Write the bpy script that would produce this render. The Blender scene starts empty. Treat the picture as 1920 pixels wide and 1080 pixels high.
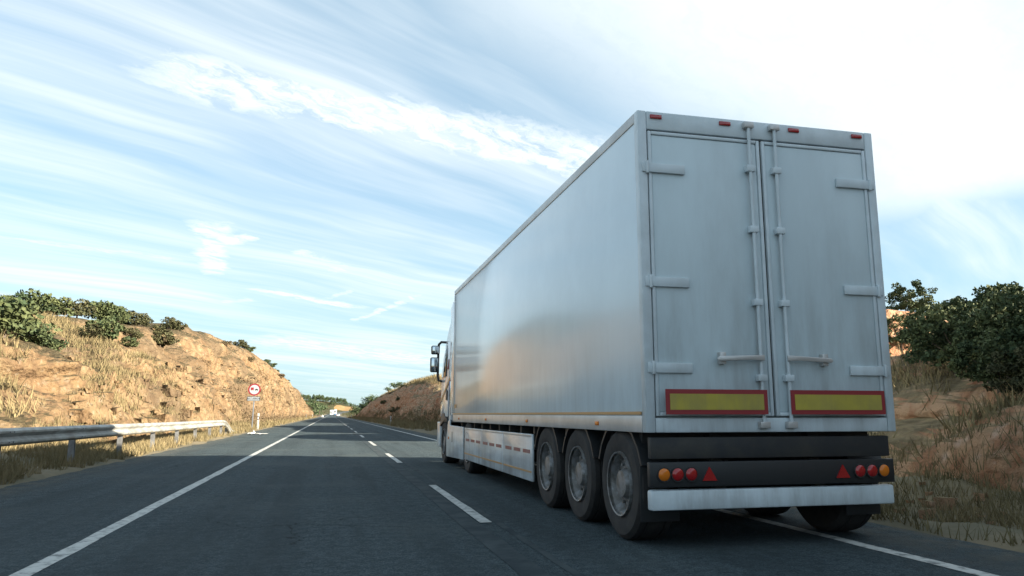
import bpy, bmesh, math, random
import numpy as np
from mathutils import Vector, Matrix
R = math.radians
random.seed(7); rng = np.random.default_rng(7)
scene = bpy.context.scene
C = scene.collection

# ------------------------------------------------------------------ camera
H_CAM = 1.17
cam_d = bpy.data.cameras.new('camera'); cam_d.sensor_width = 36.0; cam_d.lens = 1401 / 1920 * 36
cam_d.clip_start = 0.05; cam_d.clip_end = 9000
cam = bpy.data.objects.new('camera', cam_d); C.objects.link(cam)
cam.location = (0, 0, H_CAM); cam.rotation_euler = (R(90 + 9.6), 0, R(-13.46))
scene.camera = cam
cy = scene.cycles; cy.max_bounces = 5; cy.diffuse_bounces = 2; cy.glossy_bounces = 3; cy.transmission_bounces = 2; cy.transparent_max_bounces = 4

# ------------------------------------------------------------------ light
SUN_AZ, SUN_EL = R(118), R(18)          # clockwise from +Y (the road's direction), elevation
SUN_STRENGTH, SKY_STRENGTH, EXPOSURE = 5.0, 0.057, 2.18
sun_d = bpy.data.lights.new('sun', 'SUN'); sun_d.energy = SUN_STRENGTH; sun_d.angle = R(0.53); sun_d.color = (1.0, 0.88, 0.70)
sun = bpy.data.objects.new('sun', sun_d); C.objects.link(sun); sun.location = (40, -20, 30)
sdir = Vector((math.sin(SUN_AZ) * math.cos(SUN_EL), math.cos(SUN_AZ) * math.cos(SUN_EL), math.sin(SUN_EL)))
sun.rotation_euler = sdir.to_track_quat('Z', 'Y').to_euler()
vs = scene.view_settings
vs.view_transform = 'Standard'; vs.look = 'None'; vs.gamma = 1; vs.use_curve_mapping = False; vs.exposure = EXPOSURE

# ------------------------------------------------------------------ node helper
class NT:
    def __init__(s, tree): s.t = tree; s.n = tree.nodes; s.l = tree.links
    def new(s, typ, **kw):
        n = s.n.new(typ)
        for k, v in kw.items(): setattr(n, k, v)
        return n
    def put(s, sock, v):
        if isinstance(v, bpy.types.NodeSocket): s.l.new(v, sock)
        elif v is not None: sock.default_value = v
    def m(s, op, a, b=None, c=None, clamp=False):
        n = s.new('ShaderNodeMath', operation=op, use_clamp=clamp)
        s.put(n.inputs[0], a); s.put(n.inputs[1], b); s.put(n.inputs[2], c)
        return n.outputs[0]
    def vm(s, op, a, b=None):
        n = s.new('ShaderNodeVectorMath', operation=op)
        s.put(n.inputs[0], a)
        if op == 'SCALE': s.put(n.inputs[3], b)
        else: s.put(n.inputs[1], b)
        return n.outputs[1] if op in ('LENGTH', 'DISTANCE', 'DOT_PRODUCT') else n.outputs[0]
    def noise(s, vec, scale, detail=4, rough=0.55, dist=0.0, color=False):
        n = s.new('ShaderNodeTexNoise'); s.put(n.inputs['Vector'], vec)
        n.inputs['Scale'].default_value = scale; n.inputs['Detail'].default_value = detail
        n.inputs['Roughness'].default_value = rough; n.inputs['Distortion'].default_value = dist
        return n.outputs['Color' if color else 'Fac']
    def ramp(s, fac, lo, hi, a=0.0, b=1.0):
        n = s.new('ShaderNodeMapRange', interpolation_type='SMOOTHSTEP')
        s.put(n.inputs[0], fac)
        for i, v in enumerate((lo, hi, a, b)): n.inputs[i + 1].default_value = v
        return n.outputs[0]
    def mix(s, fac, a, b):
        n = s.new('ShaderNodeMix', data_type='RGBA')
        s.put(n.inputs[0], fac); s.put(n.inputs[6], a if not isinstance(a, tuple) else (*a, 1)[:4]); s.put(n.inputs[7], b if not isinstance(b, tuple) else (*b, 1)[:4])
        return n.outputs[2]

# ------------------------------------------------------------------ world: daylight sky with high cirrus
world = bpy.data.worlds.new('World'); scene.world = world; world.use_nodes = True
world.cycles.sampling_method = 'MANUAL'; world.cycles.sample_map_resolution = 512
T = NT(world.node_tree); bg = T.n['Background']; bg.inputs[1].default_value = SKY_STRENGTH
sky = T.new('ShaderNodeTexSky', sky_type='NISHITA', sun_disc=False, sun_elevation=SUN_EL, sun_rotation=SUN_AZ)
sky.altitude = 600; sky.air_density = 1.0; sky.dust_density = 0.6; sky.ozone_density = 0.7
tc = T.new('ShaderNodeTexCoord').outputs['Generated']
sep = T.new('ShaderNodeSeparateXYZ'); T.put(sep.inputs[0], tc)
zc = T.m('ADD', T.m('MAXIMUM', sep.outputs[2], 0.0), 0.06)
cmb = T.new('ShaderNodeCombineXYZ'); T.put(cmb.inputs[0], T.m('DIVIDE', sep.outputs[0], zc)); T.put(cmb.inputs[1], T.m('DIVIDE', sep.outputs[1], zc))
P0 = cmb.outputs[0]                                            # a point on the cloud layer
warp = T.vm('SCALE', T.vm('SUBTRACT', T.noise(P0, 0.7, 2, color=True), (0.5, 0.5, 0.5)), 0.32)
PW = T.vm('ADD', P0, warp)
wf = T.vm('SCALE', T.vm('SUBTRACT', T.noise(P0, 6.0, 4, 0.62, color=True), (0.5, 0.5, 0.5)), 0.16)
PF = T.vm('ADD', P0, wf)
def rotmap(vec, ang, scl):
    n = T.new('ShaderNodeMapping', vector_type='TEXTURE'); T.put(n.inputs[0], vec)
    n.inputs['Rotation'].default_value = (0, 0, R(ang)); n.inputs['Scale'].default_value = scl
    return n.outputs[0]
st1 = T.noise(rotmap(PW, 38, (3.6, 0.55, 1)), 1.0, 5, 0.55)
st2 = T.noise(rotmap(PW, 33, (2.4, 0.13, 1)), 1.0, 6, 0.6)
sheet = T.noise(rotmap(PW, 25, (2.2, 1.4, 1)), 0.8, 4, 0.5)
veil = T.m('MULTIPLY', T.ramp(st1, 0.30, 0.66), T.ramp(st2, 0.18, 0.78, 0.35, 1.0))
veil = T.m('MULTIPLY', veil, T.ramp(sheet, 0.22, 0.60, 0.45, 1.0))
dens = T.m('MULTIPLY_ADD', veil, 0.86, 0.05)
fib = T.noise(rotmap(PF, 40, (1.0, 0.35, 1)), 5.0, 7, 0.68)
def streak(a, b, w0, w1, amt, soft=1.0, vec=None, torn=0.25):
    """one elongated cloud between two points of the cloud layer, torn by noise"""
    global dens
    ax, ay = a; bx, by = b; L = math.hypot(bx - ax, by - ay); ux, uy = (bx - ax) / L, (by - ay) / L
    d = T.vm('SUBTRACT', vec or PF, (ax, ay, 0))
    t = T.m('DIVIDE', T.vm('DOT_PRODUCT', d, (ux, uy, 0)), L)
    s = T.m('ABSOLUTE', T.vm('DOT_PRODUCT', d, (-uy, ux, 0)))
    tcl = T.m('MINIMUM', T.m('MAXIMUM', t, 0.0), 1.0)
    w = T.m('MULTIPLY_ADD', tcl, w1 - w0, w0)
    q = T.m('SUBTRACT', 1.0, T.m('DIVIDE', s, w))
    q = T.m('MULTIPLY', T.ramp(q, 0.0, soft), T.m('MULTIPLY', T.ramp(t, -0.06, 0.14), T.m('SUBTRACT', 1.0, T.ramp(t, 0.80, 1.06))))
    q = T.m('MULTIPLY', q, T.ramp(fib, 0.28, 0.62, torn, 1.0))
    dens = T.m('MAXIMUM', dens, T.m('MULTIPLY', q, amt))
streak((-0.60, 1.93), (1.25, 2.42), 0.22, 0.32, 1.0, 0.8)
streak((-0.50, 3.20), (-0.66, 4.30), 0.16, 0.09, 1.0, 0.8)
streak((-0.36, 3.45), (-0.56, 3.60), 0.10, 0.12, 0.9, 0.8)
streak((-1.60, 3.55), (-0.62, 3.95), 0.07, 0.14, 0.75, 0.9)
streak((-0.52, 4.50), (0.24, 5.08), 0.05, 0.13, 1.0, 0.7)
streak((0.12, 5.55), (0.56, 4.38), 0.06, 0.07, 0.8, 0.8)
streak((-0.22, 3.60), (0.10, 4.10), 0.09, 0.22, 0.8, 0.9)
streak((-0.05, 4.75), (0.10, 4.45), 0.05, 0.08, 0.7, 0.9)
streak((-0.70, 6.30), (1.30, 7.90), 0.70, 1.0, 0.9, 1.0)
streak((-0.72, 5.0), (-0.45, 4.8), 0.12, 0.14, 0.7, 1.0)
streak((-1.35, 4.15), (-1.05, 4.80), 0.06, 0.09, 0.6, 1.0)
streak((0.45, 4.2), (0.85, 4.6), 0.18, 0.22, 0.6, 1.0)
streak((0.3, 0.9), (2.6, 2.2), 0.9, 1.2, 0.92, 0.9, PW, 0.90)
streak((-0.3, 9.5), (1.4, 11.0), 0.5, 0.7, 0.6, 1.0)
fade = T.ramp(sep.outputs[2], 0.0, 0.05)
dens = T.m('MULTIPLY', dens, fade, clamp=True)
clear = T.mix(T.ramp(sep.outputs[2], 0.0, 0.30, 0.80, 0.42), sky.outputs[0], (1.45, 2.62, 3.25))   # pale air low over the land, all round
skyc = T.mix(dens, clear, (4.30, 4.62, 4.72))
T.put(bg.inputs[0], skyc)

# ------------------------------------------------------------------ materials
MATS = {}
def mat(name, base, rough=0.6, metal=0.0, var=None, vscale=3.0, bump=0.0, bscale=40.0, coat=0.0, coat_rough=0.06, spec=None, vstretch=None, emit=None, world_space=False, lo=0.35, hi=0.65, grime=None):
    m = bpy.data.materials.new(name); m.use_nodes = True
    t = NT(m.node_tree); b = t.n['Principled BSDF']
    b.inputs['Roughness'].default_value = rough; b.inputs['Metallic'].default_value = metal
    if coat: b.inputs['Coat Weight'].default_value = coat; b.inputs['Coat Roughness'].default_value = coat_rough
    if spec is not None: b.inputs['Specular IOR Level'].default_value = spec
    if world_space: co = t.new('ShaderNodeNewGeometry').outputs['Position']
    else: co = t.new('ShaderNodeTexCoord').outputs['Object']
    cv = co
    if vstretch:
        mp = t.new('ShaderNodeMapping'); t.put(mp.inputs[0], co); mp.inputs['Scale'].default_value = vstretch; cv = mp.outputs[0]
    if var:
        f = t.ramp(t.noise(cv, vscale, 6, 0.6), lo, hi)
        t.put(b.inputs['Base Color'], t.mix(f, base, var))
    else: b.inputs['Base Color'].default_value = (*base, 1)
    if grime:
        sp_ = t.new('ShaderNodeSeparateXYZ'); t.put(sp_.inputs[0], co)
        low = t.ramp(sp_.outputs[2], grime[0], grime[1], 1.0, 0.12)
        mg = t.new('ShaderNodeMapping'); t.put(mg.inputs[0], co); mg.inputs['Scale'].default_value = (2.2, 2.2, 0.35)
        spots = t.m('MULTIPLY', t.ramp(t.noise(mg.outputs[0], 2.2, 7, 0.68), 0.36, 0.72), low)
        src = b.inputs['Base Color'].links[0].from_socket if b.inputs['Base Color'].links else base
        t.put(b.inputs['Base Color'], t.mix(t.m('MULTIPLY', spots, grime[2]), src, (0.15, 0.14, 0.125)))
    if bump:
        bn = t.new('ShaderNodeBump'); bn.inputs['Strength'].default_value = bump; bn.inputs['Distance'].default_value = 0.02
        t.put(bn.inputs['Height'], t.noise(co, bscale, 4)); t.put(b.inputs['Normal'], bn.outputs[0])
    if emit: b.inputs['Emission Color'].default_value = (*emit[0], 1); b.inputs['Emission Strength'].default_value = emit[1]
    MATS[name] = m
    return m

def asphalt_mat():
    m = bpy.data.materials.new('asphalt'); m.use_nodes = True
    t = NT(m.node_tree); b = t.n['Principled BSDF']
    co = t.new('ShaderNodeNewGeometry').outputs['Position']
    sp = t.new('ShaderNodeSeparateXYZ'); t.put(sp.inputs[0], co)
    grain = t.noise(co, 55, 3, 0.7)
    vor = t.new('ShaderNodeTexVoronoi'); t.put(vor.inputs['Vector'], co); vor.inputs['Scale'].default_value = 70
    mp = t.new('ShaderNodeMapping'); t.put(mp.inputs[0], co); mp.inputs['Scale'].default_value = (1.6, 0.05, 1)
    lanes = t.noise(mp.outputs[0], 1.0, 4, 0.6)                 # wear along the wheel tracks
    patch = t.noise(co, 0.35, 5, 0.6)
    mott = t.m('MULTIPLY_ADD', t.noise(co, 8, 4, 0.7), 0.5, t.m('MULTIPLY', t.noise(co, 24, 3, 0.7), 0.5))
    c = t.mix(t.ramp(grain, 0.3, 0.7), (0.025, 0.042, 0.053), (0.102, 0.134, 0.146))
    c = t.mix(t.ramp(mott, 0.40, 0.60, 0.75, 0.0), c, (0.018, 0.029, 0.035))
    c = t.mix(t.ramp(vor.outputs['Distance'], 0.0, 0.40, 0.45, 0.0), c, (0.20, 0.22, 0.21))
    c = t.mix(t.ramp(lanes, 0.40, 0.66, 0.0, 0.60), c, (0.030, 0.042, 0.048))
    c = t.mix(t.ramp(patch, 0.45, 0.70, 0.0, 0.45), c, (0.080, 0.098, 0.099))
    crk = t.new('ShaderNodeTexVoronoi', feature='DISTANCE_TO_EDGE'); t.put(crk.inputs['Vector'], t.vm('ADD', co, t.vm('SCALE', t.noise(co, 1.3, 5, 0.65, color=True), 1.1))); crk.inputs['Scale'].default_value = 0.33
    cm = t.m('MULTIPLY', t.ramp(crk.outputs['Distance'], 0.002, 0.007, 0.8, 0.0), t.ramp(t.noise(co, 0.21, 3), 0.48, 0.56))
    c = t.mix(cm, c, (0.012, 0.016, 0.018))
    dust = t.m('MULTIPLY', t.ramp(t.m('ABSOLUTE', t.m('SUBTRACT', sp.outputs[0], 0.33)), 4.3, 5.6), t.ramp(t.noise(co, 2.2, 6, 0.7), 0.35, 0.65))
    c = t.mix(t.m('MULTIPLY', dust, 0.6), c, (0.13, 0.115, 0.085))
    t.put(b.inputs['Base Color'], c)
    b.inputs['Roughness'].default_value = 0.9; b.inputs['Specular IOR Level'].default_value = 0.15
    bn = t.new('ShaderNodeBump'); bn.inputs['Strength'].default_value = 0.8; bn.inputs['Distance'].default_value = 0.02
    t.put(bn.inputs['Height'], t.m('ADD', vor.outputs['Distance'], grain)); t.put(b.inputs['Normal'], bn.outputs[0])
    MATS['asphalt'] = m
asphalt_mat()

def rock_mat(name, c1, c2, c3, grass, glo=0.62, ghi=0.86, band_tone=None):
    m = bpy.data.materials.new(name); m.use_nodes = True
    t = NT(m.node_tree); b = t.n['Principled BSDF']; b.inputs['Roughness'].default_value = 0.95; b.inputs['Specular IOR Level'].default_value = 0.15
    g = t.new('ShaderNodeNewGeometry'); co = g.outputs['Position']
    big = t.noise(co, 0.22, 5, 0.6); mid = t.noise(co, 1.1, 6, 0.65)
    mp = t.new('ShaderNodeMapping'); t.put(mp.inputs[0], co); mp.inputs['Scale'].default_value = (0.9, 1.0, 0.22); mp.inputs['Rotation'].default_value = (0.35, 0, 0)
    strk = t.noise(mp.outputs[0], 1.2, 6, 0.65)
    vor = t.new('ShaderNodeTexVoronoi'); t.put(vor.inputs['Vector'], co); vor.inputs['Scale'].default_value = 2.6
    vor2 = t.new('ShaderNodeTexVoronoi'); t.put(vor2.inputs['Vector'], co); vor2.inputs['Scale'].default_value = 7.0
    c = t.mix(t.ramp(big, 0.36, 0.64), c1, c2)
    c = t.mix(t.ramp(strk, 0.50, 0.72, 0.0, 0.75), c, c3)
    pale = tuple(min(1, v * k) for v, k in zip(c1, (1.35, 1.55, 2.0)))
    c = t.mix(t.ramp(mid, 0.56, 0.72, 0.0, 0.6), c, pale)
    c = t.mix(t.ramp(vor2.outputs['Distance'], 0.0, 0.25, 0.35, 0.0), c, pale)
    c = t.mix(t.ramp(vor.outputs['Distance'], 0.05, 0.30, 0.55, 0.0), c, pale)
    c = t.mix(t.ramp(vor.outputs['Distance'], 0.45, 0.75, 0.0, 0.55), c, tuple(v * 0.7 for v in c3))
    if band_tone:                                                    # darker grey-brown tone in slanting noise bands down the face
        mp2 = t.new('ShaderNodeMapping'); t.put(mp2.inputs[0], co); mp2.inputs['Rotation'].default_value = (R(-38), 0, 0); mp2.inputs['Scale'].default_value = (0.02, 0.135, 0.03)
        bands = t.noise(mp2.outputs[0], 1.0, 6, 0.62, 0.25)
        c = t.mix(t.ramp(bands, 0.51, 0.57, 0.0, 0.62), c, t.mix(t.ramp(mid, 0.35, 0.65), band_tone, tuple(v * 0.62 for v in band_tone)))
    nz = t.new('ShaderNodeSeparateXYZ'); t.put(nz.inputs[0], g.outputs['True Normal'])
    up = t.m('ADD', nz.outputs[2], t.m('MULTIPLY', t.m('SUBTRACT', t.noise(co, 0.5, 5, 0.65), 0.5), 0.75))
    gc = t.mix(t.ramp(t.noise(co, 2.5, 5), 0.35, 0.65), grass, tuple(v * 0.55 for v in grass))
    c = t.mix(t.ramp(up, glo, ghi), c, gc)
    t.put(b.inputs['Base Color'], c)
    bn = t.new('ShaderNodeBump'); bn.inputs['Strength'].default_value = 0.9; bn.inputs['Distance'].default_value = 0.22
    h = t.m('ADD', t.m('MULTIPLY', vor.outputs['Distance'], 0.6), t.m('ADD', t.m('MULTIPLY', vor2.outputs['Distance'], 0.35), t.noise(co, 4.0, 8, 0.7)))
    t.put(bn.inputs['Height'], h); t.put(b.inputs['Normal'], bn.outputs[0])
    MATS[name] = m
rock_mat('ochre_rock', (0.205, 0.148, 0.086), (0.190, 0.124, 0.066), (0.135, 0.084, 0.049), (0.090, 0.073, 0.041), 0.70, 0.98, band_tone=(0.112, 0.082, 0.052))
rock_mat('red_earth', (0.42, 0.275, 0.175), (0.38, 0.215, 0.125), (0.34, 0.13, 0.065), (0.25, 0.195, 0.115), 0.70, 0.95)
rock_mat('far_earth', (0.27, 0.185, 0.095), (0.25, 0.165, 0.08), (0.21, 0.125, 0.06), (0.075, 0.075, 0.038), 0.72, 0.9)
mat('dry_ground', (0.15, 0.12, 0.07), 0.95, var=(0.09, 0.08, 0.046), vscale=0.8, bump=0.8, bscale=6, world_space=True)
mat('dry_grass', (0.20, 0.155, 0.078), 0.9, var=(0.12, 0.10, 0.046), vscale=0.9, world_space=True)
mat('brown_brush', (0.085, 0.060, 0.034), 0.95, var=(0.14, 0.10, 0.053), vscale=0.6, world_space=True)
def leaf_mat(name, a, b_):
    m = mat(name, a, 0.75, var=b_, vscale=0.9, world_space=True, spec=0.2)
leaf_mat('olive_leaf', (0.045, 0.050, 0.024), (0.085, 0.080, 0.038))
leaf_mat('dark_leaf', (0.030, 0.050, 0.024), (0.085, 0.100, 0.042))
leaf_mat('pine_leaf', (0.040, 0.066, 0.034), (0.085, 0.115, 0.052))
leaf_mat('dry_leaf', (0.13, 0.095, 0.05), (0.075, 0.06, 0.032))
mat('bark', (0.11, 0.085, 0.065), 0.95, var=(0.07, 0.05, 0.04), bump=0.5, bscale=12)
mat('road_paint', (0.44, 0.45, 0.43), 0.75, var=(0.11, 0.12, 0.12), vscale=9, world_space=True, lo=0.45, hi=0.70, bump=0.4, bscale=60)
mat('worn_paint', (0.17, 0.178, 0.175), 0.8, var=(0.10, 0.106, 0.106), vscale=4, world_space=True)
mat('tar', (0.024, 0.034, 0.040), 0.9, spec=0.15, var=(0.050, 0.064, 0.069), vscale=2.5, world_space=True)
mat('galvanised', (0.38, 0.39, 0.375), 0.5, metal=0.35, var=(0.23, 0.225, 0.20), vscale=2.2, bump=0.08, bscale=9)
mat('post_steel', (0.25, 0.26, 0.27), 0.55, metal=0.4, var=(0.16, 0.16, 0.16), vscale=5)
mat('sign_pole', (0.20, 0.22, 0.25), 0.45, metal=0.4)
mat('sign_white', (0.30, 0.335, 0.36), 0.4); mat('sign_red', (0.20, 0.012, 0.02), 0.4); mat('sign_black', (0.012, 0.012, 0.015), 0.5)
mat('post_white', (0.42, 0.42, 0.41), 0.55, var=(0.33, 0.32, 0.29), vscale=6)
mat('litter_white', (0.60, 0.60, 0.58), 0.7)
# truck
mat('box_white', (0.63, 0.75, 0.81), 0.36, var=(0.585, 0.70, 0.76), vscale=1.1, coat=1.0, coat_rough=0.17, grime=(1.0, 2.2, 0.22))
mat('door_white', (0.58, 0.685, 0.725), 0.42, var=(0.51, 0.60, 0.635), vscale=1.6, vstretch=(1, 1, 0.4), grime=(1.0, 3.2, 0.36))
mat('frame_white', (0.62, 0.70, 0.74), 0.38, var=(0.53, 0.60, 0.63), vscale=3, grime=(0.3, 2.6, 0.45))
mat('rail_alu', (0.58, 0.58, 0.57), 0.35, metal=0.3, var=(0.46, 0.455, 0.44), vscale=2)
mat('skirt_grey', (0.62, 0.70, 0.74), 0.32, var=(0.44, 0.48, 0.50), vscale=1.8, coat=0.3, vstretch=(1, 0.3, 1.4), grime=(0.2, 1.0, 0.5))
mat('cab_white', (0.70, 0.72, 0.74), 0.22, coat=0.7)
mat('chrome', (0.75, 0.75, 0.75), 0.12, metal=1.0)
mat('black_plastic', (0.018, 0.020, 0.022), 0.5)
mat('chassis', (0.022, 0.024, 0.027), 0.6, var=(0.04, 0.038, 0.034), vscale=4)
mat('rubber', (0.017, 0.017, 0.018), 0.8, var=(0.032, 0.03, 0.028), vscale=6)
mat('rim_steel', (0.26, 0.27, 0.28), 0.5, metal=0.4, var=(0.13, 0.125, 0.115), vscale=9)
mat('dark_glass', (0.012, 0.018, 0.022), 0.05, spec=0.6)
mat('mirror_glass', (0.72, 0.78, 0.80), 0.03, metal=1.0)
mat('plate_yellow', (0.46, 0.37, 0.055), 0.45, var=(0.38, 0.31, 0.06), grime=(1.0, 1.6, 0.5)); mat('plate_red', (0.27, 0.03, 0.035), 0.45)
mat('lamp_red', (0.34, 0.012, 0.014), 0.2, coat=0.5); mat('lamp_amber', (0.62, 0.17, 0.015), 0.2); mat('lamp_white', (0.75, 0.75, 0.72), 0.15)
mat('tape_red', (0.26, 0.09, 0.085), 0.5, var=(0.24, 0.14, 0.14), vscale=5); mat('decal_tan', (0.45, 0.27, 0.12), 0.4); mat('decal_blue', (0.03, 0.14, 0.42), 0.4)
mat('car_silver', (0.62, 0.66, 0.70), 0.25, metal=0.3, coat=0.5); mat('car_blue', (0.10, 0.20, 0.32), 0.25, coat=0.5)
mat('truck_blue', (0.06, 0.10, 0.19), 0.3); mat('concrete', (0.55, 0.53, 0.49), 0.9)

# ------------------------------------------------------------------ mesh helpers
def top_of(o):
    while o.parent: o = o.parent
    return o
class MB:
    def __init__(s): s.v = []; s.f = []
    def add(s, vs, fs):
        n = len(s.v); s.v += [tuple(p) for p in vs]; s.f += [tuple(i + n for i in f) for f in fs]; return s
    def box(s, x0, x1, y0, y1, z0, z1):
        v = [(x, y, z) for z in (z0, z1) for y in (y0, y1) for x in (x0, x1)]
        return s.add(v, [(0, 2, 3, 1), (4, 5, 7, 6), (0, 1, 5, 4), (2, 6, 7, 3), (0, 4, 6, 2), (1, 3, 7, 5)])
    def prism(s, poly, a0, a1, axis='x', off=None):
        """poly of (u,v): axis x -> (y,z), y -> (x,z), z -> (x,y)"""
        def P(u, w, a): return (a, u, w) if axis == 'x' else ((u, a, w) if axis == 'y' else (u, w, a))
        n = len(poly); v = [P(u, w, a0) for u, w in poly] + [P(u, w, a1) for u, w in poly]
        f = [tuple(range(n))[::-1], tuple(range(n, 2 * n))] + [(i, (i + 1) % n, n + (i + 1) % n, n + i) for i in range(n)]
        return s.add(v, f)
    def tube(s, pts, r, n=10, caps=True):
        pts = [Vector(p) for p in pts]; rr = r if isinstance(r, (list, tuple)) else [r] * len(pts); vs = []
        prev = None
        for i, p in enumerate(pts):
            d = (pts[min(i + 1, len(pts) - 1)] - pts[max(i - 1, 0)]).normalized()
            a = d.orthogonal().normalized() if prev is None else (prev - d * prev.dot(d)).normalized()
            prev = a; b = d.cross(a)
            vs += [p + (a * math.cos(2 * math.pi * k / n) + b * math.sin(2 * math.pi * k / n)) * rr[i] for k in range(n)]
        fs = [(i * n + k, i * n + (k + 1) % n, (i + 1) * n + (k + 1) % n, (i + 1) * n + k) for i in range(len(pts) - 1) for k in range(n)]
        if caps: fs += [tuple(range(n))[::-1], tuple(range((len(pts) - 1) * n, len(pts) * n))]
        return s.add(vs, fs)
    def lathe(s, prof, n=28, axis='x', c=(0, 0, 0), caps=3):
        """prof of (a, r) along the axis"""
        vs = []
        for a, r in prof:
            for k in range(n):
                u, w = r * math.cos(2 * math.pi * k / n), r * math.sin(2 * math.pi * k / n)
                p = (a, u, w) if axis == 'x' else ((u, a, w) if axis == 'y' else (u, w, a))
                vs.append((p[0] + c[0], p[1] + c[1], p[2] + c[2]))
        fs = [(i * n + k, i * n + (k + 1) % n, (i + 1) * n + (k + 1) % n, (i + 1) * n + k) for i in range(len(prof) - 1) for k in range(n)]
        if caps & 1: fs.append(tuple(range(n))[::-1])
        if caps & 2: fs.append(tuple(range((len(prof) - 1) * n, len(prof) * n)))
        return s.add(vs, fs)
    def mesh(s, name, mname, off=(0, 0, 0), bevel=0.0, smooth=False, seg=2):
        me = bpy.data.meshes.new(name)
        me.from_pydata([(p[0] - off[0], p[1] - off[1], p[2] - off[2]) for p in s.v], [], s.f)
        bm = bmesh.new(); bm.from_mesh(me)
        bmesh.ops.recalc_face_normals(bm, faces=bm.faces)
        if bevel:
            es = [e for e in bm.edges if len(e.link_faces) == 2 and e.calc_face_angle(0) > 0.5]
            bmesh.ops.bevel(bm, geom=es, offset=bevel, segments=seg, profile=0.5, affect='EDGES', clamp_overlap=True)
        bm.to_mesh(me); bm.free()
        if smooth:
            for p in me.polygons: p.use_smooth = True
            me.set_sharp_from_angle(angle=R(38))
        me.materials.append(MATS[mname]); return me
    def build(s, name, mname, parent=None, bevel=0.0, smooth=False, seg=2):
        off = top_of(parent).location if parent else (0, 0, 0)
        o = bpy.data.objects.new(name, s.mesh(name, mname, off, bevel, smooth or bevel > 0, seg)); C.objects.link(o)
        if parent: o.parent = parent
        return o
def tag(o, label=None, cat=None, group=None, kind=None):
    for k, v in (('label', label), ('category', cat), ('group', group), ('kind', kind)):
        if v: o[k] = v
    return o
def empty(name, loc, parent=None):
    o = bpy.data.objects.new(name, None); C.objects.link(o); o.location = loc; o.empty_display_size = 0.3
    if parent: o.parent = parent
    return o
def kids(o): return [c for c in bpy.data.objects if c.parent == o]
def copy_tree(o, parent=None):
    c = o.copy(); C.objects.link(c); c.parent = parent
    for ch in list(o.children): copy_tree(ch, c)
    return c
def grid_mesh(name, mname, V, kind='structure', smooth=True):
    nr, nc = V.shape[:2]; idx = np.arange(nr * nc).reshape(nr, nc)
    q = np.stack([idx[:-1, :-1], idx[:-1, 1:], idx[1:, 1:], idx[1:, :-1]], -1).reshape(-1, 4)
    me = bpy.data.meshes.new(name); me.from_pydata(V.reshape(-1, 3).tolist(), [], q.tolist())
    if smooth: me.polygons.foreach_set('use_smooth', np.ones(len(q), dtype=bool))
    me.materials.append(MATS[mname]); o = bpy.data.objects.new(name, me); C.objects.link(o)
    return tag(o, kind=kind)
def quads_mesh(name, V, mname):
    """V (n,4,3) loose quads"""
    n = len(V); me = bpy.data.meshes.new(name)
    me.from_pydata(V.reshape(-1, 3).tolist(), [], np.arange(4 * n).reshape(n, 4).tolist()); me.materials.append(MATS[mname]); return me

# vectorised value noise
_perm = rng.permutation(65536).astype(np.int64); _val = rng.random(65536)
def vnoise(x, y, z):
    xi, yi, zi = np.floor(x).astype(np.int64), np.floor(y).astype(np.int64), np.floor(z).astype(np.int64)
    xf, yf, zf = x - xi, y - yi, z - zi
    sx, sy, sz = (t * t * t * (t * (t * 6 - 15) + 10) for t in (xf, yf, zf))
    def hsh(a, b, c): return _val[_perm[(_perm[(_perm[a & 65535] + b) & 65535] + c) & 65535]]
    r = 0
    for dx in (0, 1):
        for dy in (0, 1):
            for dz in (0, 1):
                r = r + hsh(xi + dx, yi + dy, zi + dz) * (sx if dx else 1 - sx) * (sy if dy else 1 - sy) * (sz if dz else 1 - sz)
    return r * 2 - 1
def fbm(x, y, z, o=4, g=0.5):
    r = 0; a = 1; f = 1.0
    for i in range(o): r = r + a * vnoise(x * f + i * 17.3, y * f, z * f); a *= g; f *= 2.03
    return r
def sstep(x, a, b):
    t = np.clip((np.asarray(x, float) - a) / (b - a), 0, 1); return t * t * (3 - 2 * t)

# ------------------------------------------------------------------ road course
def road_x(y): d = np.maximum(np.asarray(y, float) - 420, 0); return 1.4e-7 * d ** 3
def road_z(y): d = np.maximum(np.asarray(y, float) - 420, 0); return 1.7e-5 * d ** 2
YR = np.concatenate([np.arange(-40, 120, 2.0), np.arange(120, 340, 10.0), np.arange(340, 1090, 8.0)])
def ribbon(name, mname, x0, x1, z, ys=YR, nx=2, kind='structure', parent=None, jitter=0.0):
    u = np.linspace(x0, x1, nx); V = np.zeros((len(ys), nx, 3))
    V[..., 0] = u[None] + road_x(ys)[:, None]; V[..., 1] = ys[:, None]; V[..., 2] = road_z(ys)[:, None] + z
    if jitter:
        V[:, 0, 0] += rng.normal(0, jitter, len(ys)); V[:, -1, 0] += rng.normal(0, jitter, len(ys))
    o = grid_mesh(name, mname, V, kind)
    if parent: o.parent = parent
    return o
gV = np.array([[(x, y, -0.9) for x in (-4000, -100, 0, 100, 4000)] for y in (-3000, -100, 100, 330, 5000)], float)
ground = grid_mesh('ground', 'dry_ground', gV)
road = ribbon('road', 'asphalt', -5.15, 5.82, 0.0, nx=12)
YF = np.concatenate([np.arange(-30, 120, 0.5), np.arange(120, 340, 5.0), np.arange(340, 1080, 8.0)])
ribbon('edge_line', 'road_paint', -2.24, -2.09, 0.004, YF, jitter=0.006)
ribbon('edge_line', 'road_paint', 4.67, 4.81, 0.004, YF, jitter=0.006)
k = 0
for y0 in np.arange(-12.7, 330, 10.5):
    ribbon('lane_dash', 'road_paint', 1.63, 1.76, 0.008, np.linspace(y0, y0 + 4.5, 8), jitter=0.005)
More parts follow.
